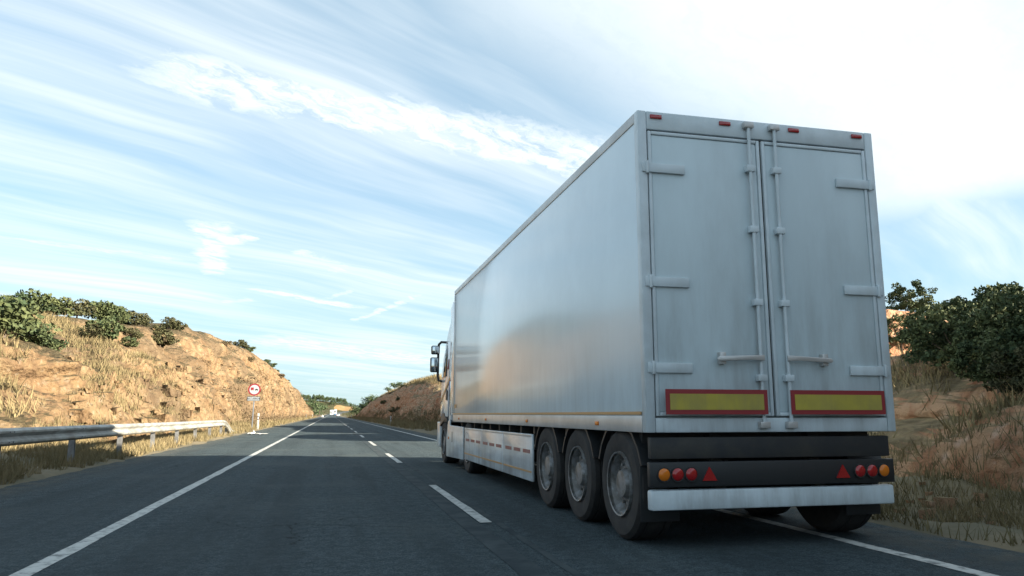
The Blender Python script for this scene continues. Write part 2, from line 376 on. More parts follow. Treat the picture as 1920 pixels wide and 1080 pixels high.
ribbon('tar_seam', 'tar', 1.40, 1.615, 0.004, YF[:420], jitter=0.010)
ribbon('tar_seam', 'tar', 1.785, 1.86, 0.004, YF[:420], jitter=0.006)

# verges: gently uneven strips between the asphalt and the foot of the cuttings
def verge(name, xs, zs):
    ys = np.concatenate([np.arange(-30, 60, 0.4), np.arange(60, 130, 1.0), np.arange(130, 341, 4.0), np.arange(346, 700, 12.0)])
    V = np.zeros((len(ys), len(xs), 3)); X, Y = np.meshgrid(xs, ys)
    V[..., 0] = X + road_x(ys)[:, None]; V[..., 1] = Y
    bumpy = fbm(X * 1.7, Y * 1.7, X * 0 + 3, 4) * 0.07 + fbm(X * .4, Y * .3, X * 0, 2) * 0.06
    w = np.ones(len(xs)); w[0] = 0.0; w[1] = 0.5
    V[..., 2] = np.array(zs)[None] + bumpy * w[None] + road_z(ys)[:, None]
    V[:, 0, 0] += fbm(ys * 0.8, ys * 0, ys * 0 + 9, 4) * 0.12
    return grid_mesh(name, 'dry_ground', V)
verge('verge', np.array([-4.95, -5.2, -5.45, -5.8, -6.3, -6.8, -7.4, -8.2, -9.5]), [-0.03, 0.012, 0.03, 0.06, 0.12, 0.2, 0.3, 0.35, 0.3])
verge('verge', np.array([5.7, 5.95, 6.2, 6.6, 7.1, 7.6, 8.2, 9.0, 10.5]), [-0.03, 0.012, 0.02, 0.0, -0.05, 0.05, 0.2, 0.3, 0.3])

# ------------------------------------------------------------------ cuttings
def cutting(name, mname, side, ys, Hf, toe_f, run_f, n_face=64, amp=1.0, seed=0.0, lobe=0.0):
    t = np.linspace(0, 1, n_face); n_top = 22
    tt = np.concatenate([t, np.linspace(1, 2, n_top + 1)[1:]])
    Y, Tm = np.meshgrid(ys, tt, indexing='ij'); H = Hf(ys)[:, None]; toe = toe_f(ys)[:, None]; run = run_f(ys)[:, None]
    tf = np.minimum(Tm, 1.0); tp = np.maximum(Tm - 1, 0)
    lat = toe + run * (0.80 * tf + 0.20 * tf ** 3) + (tp ** 1.7) * 70
    z = 0.15 + H * (tf * (1 - 0.18 * np.maximum(tf - 0.75, 0) * 4 * 0.25)) + tp * (1.6 * np.minimum(1, H / 5)) - np.maximum(tp - 0.25, 0) ** 1.3 * 10
    env = np.sin(np.clip(tf, 0, 1) * math.pi) ** 0.6 * np.minimum(1, H / 4) + 0.18 * tp
    gul = fbm(Y / 7.5 - 0.9 * tf, tf * 1.1 + seed, Y * 0 + seed, 2, 0.45)
    gul = np.sqrt(np.abs(gul) + 0.004) * 1.7 - 0.9
    med = fbm(Y / 2.2, z / 1.6 + seed, lat / 2.2, 4, 0.55); fine = fbm(Y / 0.55, z / 0.5, lat / 0.6 + seed, 3, 0.6)
    d = amp * (gul * 1.9 * env + med * 0.50 * env + fine * 0.13 * (0.25 + env))
    if lobe:
        u = (Y + 9.0 * tf + 5.0 * fbm(Y / 21, tf * 1.2, Y * 0 + 2, 3)) / 15.0; k = np.floor(u); fr_ = u - k
        w = 0.65 + 0.45 * vnoise(k * 3.7, k * 0 + 1.5, k * 0 + 0.5)
        d = d + lobe * env * np.maximum(w, 0.12) * (np.where(fr_ < 0.72, np.sin(fr_ / 0.72 * math.pi / 2) ** 0.8, np.cos((fr_ - 0.72) / 0.28 * math.pi / 2)) - 0.55)
    lat2 = lat - d * 0.9
    z = z + med * 0.22 * (env + 0.3 * tp) * amp + fine * 0.07 * amp + fbm(Y / 14, tp * 2 + seed, Y * 0, 3) * 0.5 * sstep(Tm, 0.75, 1.1)
    V = np.stack([side * lat2, Y, z], -1)
    return grid_mesh(name, mname, V)
ysL = [-12.0]
while ysL[-1] < 345: ysL.append(ysL[-1] + max(0.22, abs(ysL[-1]) * 0.0042))
ysL = np.array(ysL)
def HL(y):
    return np.interp(y, [-12, 10, 25, 40, 51, 73, 100, 129, 165, 202, 250, 290, 325, 345], [3.0, 3.6, 4.6, 5.9, 7.0, 9.2, 10.9, 11.9, 12.3, 12.2, 10.5, 8.0, 4.0, 0.3])
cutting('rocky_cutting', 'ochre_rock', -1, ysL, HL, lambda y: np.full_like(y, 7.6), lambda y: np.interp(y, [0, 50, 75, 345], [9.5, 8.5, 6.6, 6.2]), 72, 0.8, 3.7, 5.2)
ysR = [-70.0]
while ysR[-1] < 300: ysR.append(ysR[-1] + max(0.35, abs(ysR[-1]) * 0.0055))
ysR = np.array(ysR)
def HR(y):  # unseen near end raised to shade trailer rear; hidden dips let sun onto road
    return np.interp(y, [-70, -20, 1.5, 5, 10, 13, 27, 30, 31.5, 38, 39.5, 42.5, 44.5, 62, 72, 76, 96, 106, 150, 220, 262, 285, 300],
                     [9.0, 9.0, 9.0, 6.2, 3.0, 2.5, 2.5, 3.2, 6.4, 6.4, 3.2, 3.2, 6.6, 7.0, 7.0, 4.6, 4.8, 7.0, 7.2, 6.8, 5.2, 2.2, 0.2])
cutting('earth_cutting', 'red_earth', 1, ysR, HR, lambda y: np.full_like(y, 8.4), lambda y: np.full_like(y, 6.2), 52, 0.62, 11.2)

# far hill: a wooded rise behind the bend with pale cut faces
ax = np.concatenate([np.arange(-620, -110, 30.0), np.arange(-110, 130, 3.0), np.arange(130, 700, 30.0)]); ay = np.concatenate([np.arange(352, 470, 6.0), np.arange(470, 960, 8.0), np.arange(960, 1180, 5.0), np.arange(1180, 1900, 80.0)])
def far_h(x, y):
    x = np.asarray(x, float); y = np.asarray(y, float)
    dx = x - road_x(y); rz = road_z(np.minimum(y, 1020))
    ridge = np.interp(x, [-620, -160, -80, -45, -15, 12, 27, 40, 56, 150, 700], [14, 20, 19, 15, 13, 10.5, 7.0, 3.5, 1.5, 0.5, 3])
    cut = sstep(x, 4, 9) * (1 - sstep(x, 42, 50))
    back = ridge * ((1 - cut) * sstep(y, 995, 1040) + cut * (0.75 * sstep(y, 1016, 1021) + 0.25 * sstep(y, 1021, 1060)))
    left = sstep(-dx, 8.5, 26) * np.interp(x, [-420, -60, -20, -8], [10, 7.5, 4.0, 2.0]) * sstep(y, 352, 470)
    right = sstep(dx, 9, 16) * 1.2 * sstep(y, 370, 460)
    near_road = np.where(y < 1000, sstep(np.abs(dx), 6.2, 8.0), 1.0)
    h = np.maximum(np.maximum(left, right), back)
    return rz - 0.25 + h * near_road - 0.6 * (1 - sstep(y, 345, 372)) * near_road
FX, FY = np.meshgrid(ax, ay); FZ = far_h(FX, FY) + fbm(FX / 9, FY / 9, FX * 0, 4) * 0.5 * sstep(np.abs(FX - road_x(FY)), 7, 12)
grid_mesh('far_hill', 'far_earth', np.stack([FX, FY, FZ], -1))

# ------------------------------------------------------------------ foliage
def leaf_quads(cen, size, flat=0.0, aspect=0.55):
    n = len(cen); a = rng.normal(size=(n, 3)); a[:, 2] *= (1 - flat); a /= np.linalg.norm(a, axis=1)[:, None]
    b = np.cross(a, rng.normal(size=(n, 3))); b /= np.linalg.norm(b, axis=1)[:, None]
    s = (size * rng.uniform(0.6, 1.35, n))[:, None]; a = a * s; b = b * s * aspect
    return np.stack([cen - a, cen - b * 1.0 + a * 0.1, cen + a, cen + b], 1)
def clump_crown(n_cl, per, rx, rz, cz, leaf, kind='round', cl_r=0.33):
    out = []
    for i in range(n_cl):
        while True:
            p = rng.uniform(-1, 1, 3)
            if 0.25 < np.linalg.norm(p) < 1: break
        if kind == 'pine':
            h = rng.uniform(0, 1); r = (1 - h) ** 0.7 * rng.uniform(0.35, 1); an = rng.uniform(0, 6.283)
            c = np.array([math.cos(an) * r * rx, math.sin(an) * r * rx, cz - rz + 2 * rz * h]); rr = cl_r * rx * (1.05 - 0.6 * h)
        else:
            p[2] = p[2] if p[2] > -0.5 else p[2] * 0.5
            c = np.array([p[0] * rx, p[1] * rx, cz + p[2] * rz]); rr = cl_r * rx * rng.uniform(0.7, 1.3)
        q = rng.normal(size=(per, 3)); q /= np.linalg.norm(q, axis=1)[:, None]
        q *= (rng.uniform(0.25, 1, per) ** 0.5)[:, None] * rr; q[:, 2] *= 0.75
        out.append(leaf_quads(c + q, leaf))
    return np.concatenate(out)
def proto_crowns(name, mname, n, **kw): return [quads_mesh(name, clump_crown(**kw), mname) for _ in range(n)]
shrub_m = {'olive': proto_crowns('foliage', 'olive_leaf', 3, n_cl=26, per=42, rx=0.5, rz=0.36, cz=0.42, leaf=0.055),
           'dark': proto_crowns('foliage', 'dark_leaf', 3, n_cl=28, per=46, rx=0.5, rz=0.40, cz=0.45, leaf=0.055),
           'dry': proto_crowns('foliage', 'dry_leaf', 2, n_cl=20, per=40, rx=0.5, rz=0.36, cz=0.40, leaf=0.045)}
for k_ in ('dark', 'olive'): shrub_m['near_' + k_] = proto_crowns('foliage', k_ + '_leaf', 2, n_cl=52, per=120, rx=0.5, rz=0.42, cz=0.47, leaf=0.024, cl_r=0.21)
pine_m = proto_crowns('crown', 'pine_leaf', 4, n_cl=34, per=16, rx=0.34, rz=0.42, cz=0.56, leaf=0.05, kind='pine', cl_r=0.42)
round_m = proto_crowns('crown', 'pine_leaf', 3, n_cl=34, per=18, rx=0.42, rz=0.30, cz=0.66, leaf=0.05, cl_r=0.36)
big_m = quads_mesh('crown', clump_crown(60, 60, 0.42, 0.34, 0.62, 0.022, cl_r=0.26), 'pine_leaf')
def trunk_mesh(h, r, limbs=5, name='trunk'):
    mb = MB(); mb.tube([(0, 0, -0.08), (0.01, 0, h * 0.4), (0.0, 0.012, h * 0.75), (0.01, 0.01, h)], [r, r * 0.8, r * 0.5, r * 0.2], 6)
    for i in range(limbs):
        a = 6.283 * i / limbs + 0.5; z0 = h * (0.35 + 0.1 * i); L = 0.26
        mb.tube([(0, 0, z0), (math.cos(a) * L * .5, math.sin(a) * L * .5, z0 + 0.07), (math.cos(a) * L, math.sin(a) * L, z0 + 0.18)], [r * 0.45, r * 0.3, r * 0.1], 4)
    return mb.mesh(name, 'bark', smooth=True)
trunk_m = trunk_mesh(0.85, 0.028); stem_m = trunk_mesh(0.6, 0.03, 4, 'stem')
_u = 'first second third fourth fifth sixth seventh eighth ninth tenth eleventh twelfth thirteenth fourteenth fifteenth sixteenth seventeenth eighteenth nineteenth'.split()
ORD = _u + [w if k == 0 else t + '-' + _u[k - 1] for t, w in (('twenty', 'twentieth'), ('thirty', 'thirtieth'), ('forty', 'fortieth'), ('fifty', 'fiftieth')) for k in range(10)]
def plant(name, crown, stem, loc, size, label, cat, group, crown_name, stem_name, sz=1.0):
    r = empty(name, loc); r.rotation_euler = (0, 0, rng.uniform(0, 6.28)); r.scale = (size, size, size * sz)
    a = bpy.data.objects.new(crown_name, crown); C.objects.link(a); a.parent = r
    b = bpy.data.objects.new(stem_name, stem); C.objects.link(b); b.parent = r
    return tag(r, label, cat, group)
# heights of the built cuttings, read back by casting down on their meshes
from mathutils.bvhtree import BVHTree
_bv = {}
for nm in ('rocky_cutting', 'earth_cutting', 'verge', 'verge.001', 'far_hill'):
    me = bpy.data.objects[nm].data; _bv[nm] = BVHTree.FromPolygons([v.co[:] for v in me.vertices], [p.vertices[:] for p in me.polygons])
def hit_z(x, y):
    best = -0.9
    for b in _bv.values():
        h = b.ray_cast(Vector((x, y, 80)), Vector((0, 0, -1)))
        if h[0] is not None: best = max(best, h[0].z)
    return best

# ------------------------------------------------------------------ the lorry
XL, XR, YB, YFT, ZB, ZT = 2.70, 5.25, 6.20, 17.0, 1.01, 4.00
lorry = empty('articulated_lorry', (3.975, 12.0, 0))
tag(lorry, 'white articulated lorry with tall plain box trailer driving in the right lane', 'lorry')
def part(name, mname, parent=lorry, bevel=0.0, **kw):
    """returns a builder: part(...)(lambda mb: ...)"""
    def go(fn):
        mb = MB(); fn(mb); return mb.build(name, mname, parent, bevel, **kw)
    return go
# trailer box: side walls, roof, bulkhead as one shell
box = part('trailer_box', 'box_white', bevel=0.02)(lambda m: m.box(XL + 0.006, XR - 0.006, YB + 0.09, YFT, ZB + 0.02, ZT - 0.012))
for s, x0, x1 in ((-1, XL - 0.004, XL + 0.05), (1, XR - 0.05, XR + 0.004)):
    part('top_rail', 'rail_alu', box, 0.008)(lambda m: m.box(x0, x1, YB + 0.09, YFT + 0.004, ZT - 0.10, ZT))
    br = part('bottom_rail', 'rail_alu', box, 0.006)(lambda m: m.box(x0 - 0.004 * (s < 0), x1 + 0.004 * (s > 0), YB + 0.09, YFT + 0.004, ZB, ZB + 0.15))
    part('corner_post', 'rail_alu', box, 0.012)(lambda m: m.box(x0 - 0.002 * (s < 0), x1 + 0.002 * (s > 0), YFT - 0.07, YFT + 0.008, ZB + 0.155, ZT - 0.105))
xs = XL - 0.0085
part('rub_strip', 'decal_tan', box)(lambda m: m.box(xs - 0.004, xs + 0.006, YB + 0.1, YFT, ZB + 0.158, ZB + 0.185))
for i in range(3): part('rating_plate', 'decal_tan', box)(lambda m: m.box(XL - 0.001, XL + 0.008, YFT - 0.40 + 0.10 * i, YFT - 0.33 + 0.10 * i, ZB + 0.30, ZB + 0.38))
for i in range(4):
    part('side_marker', 'lamp_amber', box, 0.004)(lambda m: m.box(XL - 0.02, XL, 7.4 + 2.9 * i, 7.5 + 2.9 * i, ZB + 0.05, ZB + 0.09))
# rear portal frame and doors
fr = part('rear_frame', 'frame_white', bevel=0.012)(lambda m: m.box(XL - 0.006, XL + 0.085, YB, YB + 0.09, ZB, ZT))
part('rear_post', 'frame_white', fr, 0.012)(lambda m: m.box(XR - 0.085, XR + 0.006, YB, YB + 0.09, ZB, ZT))
part('header', 'frame_white', fr, 0.012)(lambda m: m.box(XL + 0.086, XR - 0.086, YB + 0.004, YB + 0.09, ZT - 0.18, ZT))
part('sill', 'frame_white', fr, 0.012)(lambda m: m.box(XL + 0.086, XR - 0.086, YB + 0.004, YB + 0.09, ZB, ZB + 0.13))
for k in range(4): part('top_marker', 'lamp_red', fr, 0.006)(lambda m: m.box(XL + (0.12, 0.84, 1.59, 2.31)[k], XL + (0.24, 0.96, 1.71, 2.43)[k], YB - 0.012, YB + 0.004, ZT - 0.075, ZT - 0.035))
mid = (XL + XR) / 2
for s, x0, x1 in ((-1, XL + 0.095, mid - 0.012), (1, mid + 0.012, XR - 0.095)):
    z0, z1 = ZB + 0.145, ZT - 0.195
    dr = part('rear_door', 'door_white', bevel=0.012)(lambda m: m.box(x0 + 0.035, x1 - 0.035, YB + 0.012, YB + 0.07, z0 + 0.035, z1 - 0.035))
    for b_ in ((x0, x0 + 0.034, z0, z1), (x1 - 0.034, x1, z0, z1), (x0 + 0.035, x1 - 0.035, z0, z0 + 0.034), (x0 + 0.035, x1 - 0.035, z1 - 0.034, z1)):
        part('door_edge', 'frame_white', dr, 0.008)(lambda m: m.box(b_[0], b_[1], YB + 0.002, YB + 0.075, b_[2], b_[3]))
    for b_ in ((x0 - 0.008, x1 + 0.008, z1 + 0.001, z1 + 0.012), (x0 - 0.009, x0 - 0.001, z0, z1), (x1 + 0.001, x1 + 0.009, z0, z1)):
        part('gasket', 'black_plastic', dr)(lambda m: m.box(b_[0], b_[1], YB + 0.03, YB + 0.055, b_[2], b_[3]))
    xh = x0 if s < 0 else x1
    for zh in (1.58, 2.36, 3.44):
        part('hinge', 'frame_white', dr, 0.006)(lambda m: (m.box(min(xh + 0.07 * s, xh - 0.36 * s), max(xh + 0.07 * s, xh - 0.36 * s), YB - 0.014, YB + 0.012, zh - 0.045, zh + 0.045), m.tube([(xh + 0.02 * s, YB - 0.016, zh - 0.06), (xh + 0.02 * s, YB - 0.016, zh + 0.06)], 0.016, 8)))
    for q, xr in enumerate((mid + s * 0.14,)):
        rd = part('lock_rod', 'frame_white', dr, smooth=True)(lambda m: m.tube([(xr, YB - 0.028, ZB + 0.05), (xr, YB - 0.028, ZT - 0.07)], 0.0165, 10))
        for zq in (1.50, 2.2, 2.9, 3.5): part('rod_bracket', 'frame_white', rd, 0.004)(lambda m: m.box(xr - 0.045, xr + 0.045, YB - 0.05, YB + 0.012, zq - 0.03, zq + 0.03))
        part('lock_handle', 'rail_alu', rd, 0.006)(lambda m: m.prism([(xr - s * 0.02, 1.655), (xr + s * 0.10, 1.66), (xr + s * 0.44, 1.645), (xr + s * 0.46, 1.665), (xr + s * 0.44, 1.69), (xr + s * 0.10, 1.705), (xr - s * 0.02, 1.71)], YB - 0.066, YB - 0.046, 'y'))
        part('handle_catch', 'rail_alu', dr, 0.006)(lambda m: m.box(min(xr + s * 0.36, xr + s * 0.42), max(xr + s * 0.36, xr + s * 0.42), YB - 0.045, YB + 0.012, 1.62, 1.73))
        for zq in (ZB + 0.035, ZT - 0.09): part('cam_lock', 'rail_alu', rd, 0.006)(lambda m: m.box(xr - 0.05, xr + 0.05, YB - 0.052, YB + 0.001, zq, zq + 0.06))
    xc = mid + s * 0.62
    pl = part('long_vehicle_plate', 'plate_red', bevel=0.0)(lambda m: m.box(xc - 0.50, xc + 0.50, YB - 0.070, YB - 0.064, 1.17, 1.39))
    part('yellow_field', 'plate_yellow', pl)(lambda m: m.box(xc - 0.46, xc + 0.46, YB - 0.0735, YB - 0.070, 1.21, 1.35))
# underframe
part('chassis_rail', 'chassis', bevel=0.01)(lambda m: m.box(3.40, 3.52, YB + 0.2, 16.2, 0.66, 1.0))
part('chassis_rail', 'chassis', bevel=0.01)(lambda m: m.box(4.43, 4.55, YB + 0.2, 16.2, 0.66, 1.0))
for y in np.arange(6.5, 16.5, 0.75): part('cross_member', 'chassis')(lambda m: m.box(XL + 0.08, XR - 0.08, y, y + 0.08, 0.9, 1.005))
part('light_beam', 'chassis', bevel=0.01)(lambda m: m.box(XL + 0.05, XR - 0.05, YB + 0.05, YB + 0.12, 0.78, 0.97))
lb = part('lamp_bar', 'black_plastic', bevel=0.01)(lambda m: m.box(XL + 0.03, XR - 0.03, YB + 0.03, YB + 0.10, 0.54, 0.755))
for s in (-1, 1):
    xa = mid + s * 1.02
    for i, (dx, mt) in enumerate(((-0.16, 'lamp_red'), (-0.03, 'lamp_red'), (0.10, 'lamp_amber'))):
        tl = part('tail_lamp', mt, lb, smooth=True)(lambda m: m.lathe([(YB + 0.031, 0.056), (YB + 0.012, 0.054), (YB + 0.002, 0.042), (YB - 0.003, 0.020), (YB - 0.004, 0.0005)], 24, 'y', (xa + s * dx, 0, 0.65), caps=2))
        part('bezel', 'chassis', lb, smooth=True)(lambda m: m.lathe([(YB + 0.03, 0.064), (YB + 0.010, 0.064), (YB + 0.010, 0.0565), (YB + 0.03, 0.0565)], 24, 'y', (xa + s * dx, 0, 0.65), caps=0))
    part('reflector_triangle', 'lamp_red', lb)(lambda m: m.prism([(xa - s * 0.34 - 0.07, 0.59), (xa - s * 0.34 + 0.07, 0.59), (xa - s * 0.34, 0.71)], YB + 0.018, YB + 0.03, 'y'))
ub = part('underrun_bar', 'frame_white', bevel=0.02)(lambda m: m.box(XL + 0.04, XR - 0.04, YB + 0.04, YB + 0.14, 0.34, 0.515))
for x0 in (3.40, 4.43): part('bracket', 'chassis', ub)(lambda m: m.box(x0, x0 + 0.12, YB + 0.142, YB + 0.20, 0.36, 0.7))
# wheels
def wheel_mesh():
    t = MB(); t.lathe([(-0.17, 0.30), (-0.19, 0.36), (-0.185, 0.47), (-0.15, 0.508), (-0.10, 0.515), (-0.095, 0.503), (-0.085, 0.503), (-0.08, 0.517), (0.0, 0.519), (0.08, 0.517), (0.085, 0.503), (0.095, 0.503), (0.10, 0.515), (0.15, 0.508), (0.185, 0.47), (0.19, 0.36), (0.17, 0.30)], 40, caps=2)
    tm = t.mesh('tyre', 'rubber', smooth=True)
    r = MB(); r.lathe([(-0.195, 0.285), (-0.20, 0.30), (-0.172, 0.305), (-0.165, 0.27), (-0.10, 0.24), (-0.11, 0.15), (-0.17, 0.12), (-0.18, 0.0001)], 32, caps=2)
    for i in range(10):
        a = 6.283 * i / 10; r.tube([(-0.10, 0.185 * math.cos(a), 0.185 * math.sin(a)), (-0.135, 0.185 * math.cos(a), 0.185 * math.sin(a))], 0.016, 6)
    return tm, r.mesh('rim', 'rim_steel', smooth=True)
tyre_me, rim_me = wheel_mesh()
def wheel(x, y, side):
    w = empty('wheel', (x - 3.975, y - 12.0, 0.515), lorry)
    if side > 0: w.rotation_euler = (0, 0, math.pi)
    for nm, me in (('tyre', tyre_me), ('rim', rim_me)):
        o = bpy.data.objects.new(nm, me); C.objects.link(o); o.parent = w
for y in (6.95, 8.22, 9.49):
    wheel(XL + 0.21, y, -1); wheel(XR - 0.21, y, 1)
    part('axle', 'chassis', smooth=True)(lambda m: m.tube([(XL + 0.3, y, 0.515), (XR - 0.3, y, 0.515)], 0.07, 10))
    for x0 in (XL + 0.02, XR - 0.40):
        arc = [(y + 0.60 * math.cos(a), 0.515 + 0.60 * math.sin(a)) for a in np.linspace(0.35, math.pi - 0.35, 9)]
        part('mudguard', 'black_plastic')(lambda m: m.prism(arc + [(y + 0.57 * math.cos(a), 0.515 + 0.57 * math.sin(a)) for a in np.linspace(math.pi - 0.35, 0.35, 9)], x0, x0 + 0.38, 'x'))
for x0 in (XL + 0.03, XR - 0.41): part('mud_flap', 'black_plastic', bevel=0.004)(lambda m: m.box(x0, x0 + 0.38, YB + 0.26, YB + 0.27, 0.22, 0.86))
wheel(XL + 0.21, 15.3, -1); wheel(XR - 0.21, 15.3, 1); wheel(XL + 0.22, 18.62, -1); wheel(XR - 0.22, 18.62, 1)
# side skirts (trailer) in three panels, each side
for x0 in (XL + 0.012, XR - 0.047):
    for y0, y1 in ((10.15, 11.95), (11.965, 13.75), (13.765, 15.55)):
        sk = part('side_skirt', 'skirt_grey', bevel=0.012)(lambda m: m.box(x0, x0 + 0.035, y0, y1, 0.26, 0.90))
        part('skirt_rail', 'rail_alu', sk, 0.004)(lambda m: m.box(x0 - 0.006, x0 + 0.041, y0 + 0.02, y1 - 0.02, 0.862, 0.892))
        if x0 < 4:
            for i in range(3): part('red_tape', 'tape_red', sk)(lambda m: m.box(x0 - 0.004, x0 + 0.002, y0 + 0.1 + i * 0.56, y0 + 0.5 + i * 0.56, 0.635, 0.685))
            part('lower_trim', 'decal_tan', sk)(lambda m: m.box(x0 - 0.004, x0 + 0.002, y0 + 0.03, y1 - 0.03, 0.375, 0.40))
# tractor
for b_ in ((3.56, 3.66, 14.2, 19.4, 0.70, 0.96), (4.29, 4.39, 14.2, 19.4, 0.70, 0.96)): part('tractor_frame', 'chassis', bevel=0.01)(lambda m: m.box(*b_))
for s in (-1, 1):
    xo = XL + 0.004 if s < 0 else XR - 0.044
    pf = part('side_fairing', 'skirt_grey', bevel=0.015)(lambda m: m.prism([(15.70, 0.24), (18.02, 0.19), (18.04, 0.62), (17.80, 1.02), (17.55, 1.06), (17.52, 0.92), (15.70, 0.91)], xo, xo + 0.04, 'x'))
    if s < 0:
        part('marker_lamp', 'lamp_amber', pf, 0.006)(lambda m: m.box(xo - 0.012, xo, 17.62, 17.70, 0.60, 0.66))
        part('fairing_grip', 'black_plastic', pf)(lambda m: m.box(xo - 0.006, xo + 0.002, 17.12, 17.17, 0.55, 0.78))
# cab shell: profile in the Y-Z plane, narrower towards the roof
prof = [(17.62, 0.98), (17.62, 3.42), (17.70, 3.60), (18.05, 3.58), (18.55, 3.34), (18.95, 2.98), (19.30, 2.30), (19.52, 1.70), (19.62, 1.15), (19.60, 0.98)]
def cab_shell(m):
    vs = []
    for xs_, in ((-1,), (1,)):
        for (y, z) in prof:
            half = 1.25 - 0.10 * max(0, (z - 1.9)) / 1.7 - 0.30 * max(0, (y - 19.2)); vs.append((3.975 + xs_ * half, y, z))
    n = len(prof); m.add(vs, [tuple(range(n)), tuple(range(n, 2 * n))[::-1]] + [(i, (i + 1) % n, n + (i + 1) % n, n + i) for i in range(n)])
cabo = part('cab', 'cab_white', bevel=0.07, seg=3)(cab_shell)
def side_x(y, z): return 3.975 - (1.25 - 0.10 * max(0, (z - 1.9)) / 1.7 - 0.30 * max(0, (y - 19.2)))
def side_panel(name, mname, poly, parent, proud=0.006, th=0.02, bev=0.004):
    """a panel following the cab's left flank and its twin on the right"""
    for sgn in (-1, 1):
        n = len(poly); vs = []
        for d in (-proud, th):
            for y, z in poly:
                x = side_x(y, z) + d; vs.append((x if sgn < 0 else 7.95 - x, y, z))
        f = [tuple(range(n)), tuple(range(n, 2 * n))[::-1]] + [(i, (i + 1) % n, n + (i + 1) % n, n + i) for i in range(n)]
        mb = MB(); mb.add(vs, f); o = mb.build(name, mname, parent, bev)
    return o
side_panel('door', 'cab_white', [(18.02, 1.12), (18.02, 2.92), (18.62, 2.96), (18.98, 2.66), (19.22, 2.10), (19.30, 1.60), (19.22, 1.12)], cabo, 0.008)
side_panel('door_window', 'dark_glass', [(18.42, 2.10), (18.42, 2.86), (18.62, 2.89), (18.92, 2.60), (19.12, 2.10)], cabo, 0.013)
side_panel('rear_quarter_trim', 'black_plastic', [(17.66, 2.45), (17.66, 2.56), (17.98, 2.66), (17.98, 2.58)], cabo, 0.010)
side_panel('stripe', 'decal_tan', [(17.68, 1.98), (17.68, 2.10), (19.25, 1.56), (19.27, 1.46)], cabo, 0.011)
side_panel('blue_mark', 'decal_blue', [(17.66, 1.74), (17.66, 1.95), (17.80, 1.95), (17.80, 1.74)], cabo, 0.012)
side_panel('red_mark', 'sign_red', [(18.10, 2.26), (18.10, 2.50), (18.18, 2.50), (18.18, 2.33), (18.30, 2.33), (18.30, 2.26)], cabo, 0.012)
side_panel('door_handle', 'black_plastic', [(18.08, 1.50), (18.08, 1.72), (18.26, 1.78), (18.30, 1.52)], cabo, 0.014)
side_panel('wheel_arch', 'black_plastic', [(17.98, 0.99), (18.04, 1.10)] + [(18.62 + 0.64 * math.cos(a), 0.515 + 0.70 * math.sin(a)) for a in np.linspace(2.2, 0.55, 8)] + [(19.30, 0.99)], cabo, 0.022)
wsx = MB(); wsx.add([(2.92, 18.975, 2.90), (5.03, 18.975, 2.90), (5.10, 19.45, 1.98), (2.85, 19.45, 1.98), (2.92, 19.01, 2.93), (5.03, 19.01, 2.93), (5.10, 19.49, 2.01), (2.85, 19.49, 2.01)],
    [(0, 1, 2, 3), (4, 5, 6, 7), (0, 1, 5, 4), (1, 2, 6, 5), (2, 3, 7, 6), (3, 0, 4, 7)]); wsx.build('windscreen', 'dark_glass', cabo)
part('sun_visor', 'black_plastic', cabo, 0.01)(lambda m: m.prism([(18.92, 3.05), (19.22, 2.92), (19.24, 2.98), (18.95, 3.12)], 2.95, 5.0, 'x'))
part('roof_deflector', 'cab_white', cabo, 0.03)(lambda m: m.prism([(17.40, 3.40), (17.40, 3.80), (17.62, 3.80), (18.30, 3.58), (18.30, 3.45)], 3.0, 4.95, 'x'))
part('roof_horn', 'black_plastic', cabo, 0.01)(lambda m: (m.box(2.93, 3.01, 18.52, 18.64, 3.40, 3.50), m.box(2.95, 2.985, 18.56, 18.60, 3.28, 3.41)))
for s, x0 in ((-1, XL + 0.010), (1, XR - 0.05)):
    fl = part('side_deflector', 'cab_white', bevel=0.015)(lambda m: m.prism([(17.16, 1.15), (17.16, 3.74), (17.30, 3.80), (17.60, 3.66), (17.60, 1.15)], x0, x0 + 0.04, 'x'))
    part('deflector_edge', 'chrome', fl, 0.006)(lambda m: m.box(x0 - 0.006, x0 + 0.046, 17.10, 17.155, 1.2, 3.74))
    part('edge_seal', 'black_plastic', fl)(lambda m: m.box(x0 + 0.001, x0 + 0.039, 17.04, 17.098, 1.2, 3.3))
    bp = part('front_bumper', 'skirt_grey', bevel=0.03)(lambda m: m.prism([(19.22, 0.36), (19.74, 0.36), (19.74, 0.98), (19.22, 0.98)], 2.715 if s < 0 else 3.98, 3.97 if s < 0 else 5.235, 'x'))
    part('headlamp', 'lamp_white', bp, 0.02)(lambda m: m.box(2.80 if s < 0 else 4.75, 3.20 if s < 0 else 5.15, 19.74, 19.76, 0.55, 0.75))
    # mirrors: two dark housings on an arm, glass facing back
    xm = lambda d: (2.45 + d) if s < 0 else (7.95 - 2.45 - d)
    arm = part('mirror_arm', 'black_plastic', smooth=True)(lambda m: (m.tube([(xm(0.36), 19.0, 2.99), (xm(0.26), 19.15, 3.01), (xm(0.215), 19.28, 2.96), (xm(0.205), 19.30, 2.80), (xm(0.20), 19.30, 2.15), (xm(0.22), 19.28, 2.03), (xm(0.32), 19.20, 2.00)], 0.032, 10)))
    for nm, za, zb, xa, xb in (('wide_mirror', 2.70, 2.925, 0.02, 0.235), ('main_mirror', 2.24, 2.62, 0.0, 0.215)):
        h = part(nm, 'black_plastic', arm, 0.035, seg=3)(lambda m: m.box(min(xm(xa), xm(xb)), max(xm(xa), xm(xb)), 19.22, 19.36, za, zb))
        part('mirror_glass', 'mirror_glass', arm, 0.003)(lambda m: m.box(min(xm(xa + 0.022), xm(xb - 0.022)), max(xm(xa + 0.022), xm(xb - 0.022)), 19.212, 19.222, za + 0.024, zb - 0.024))
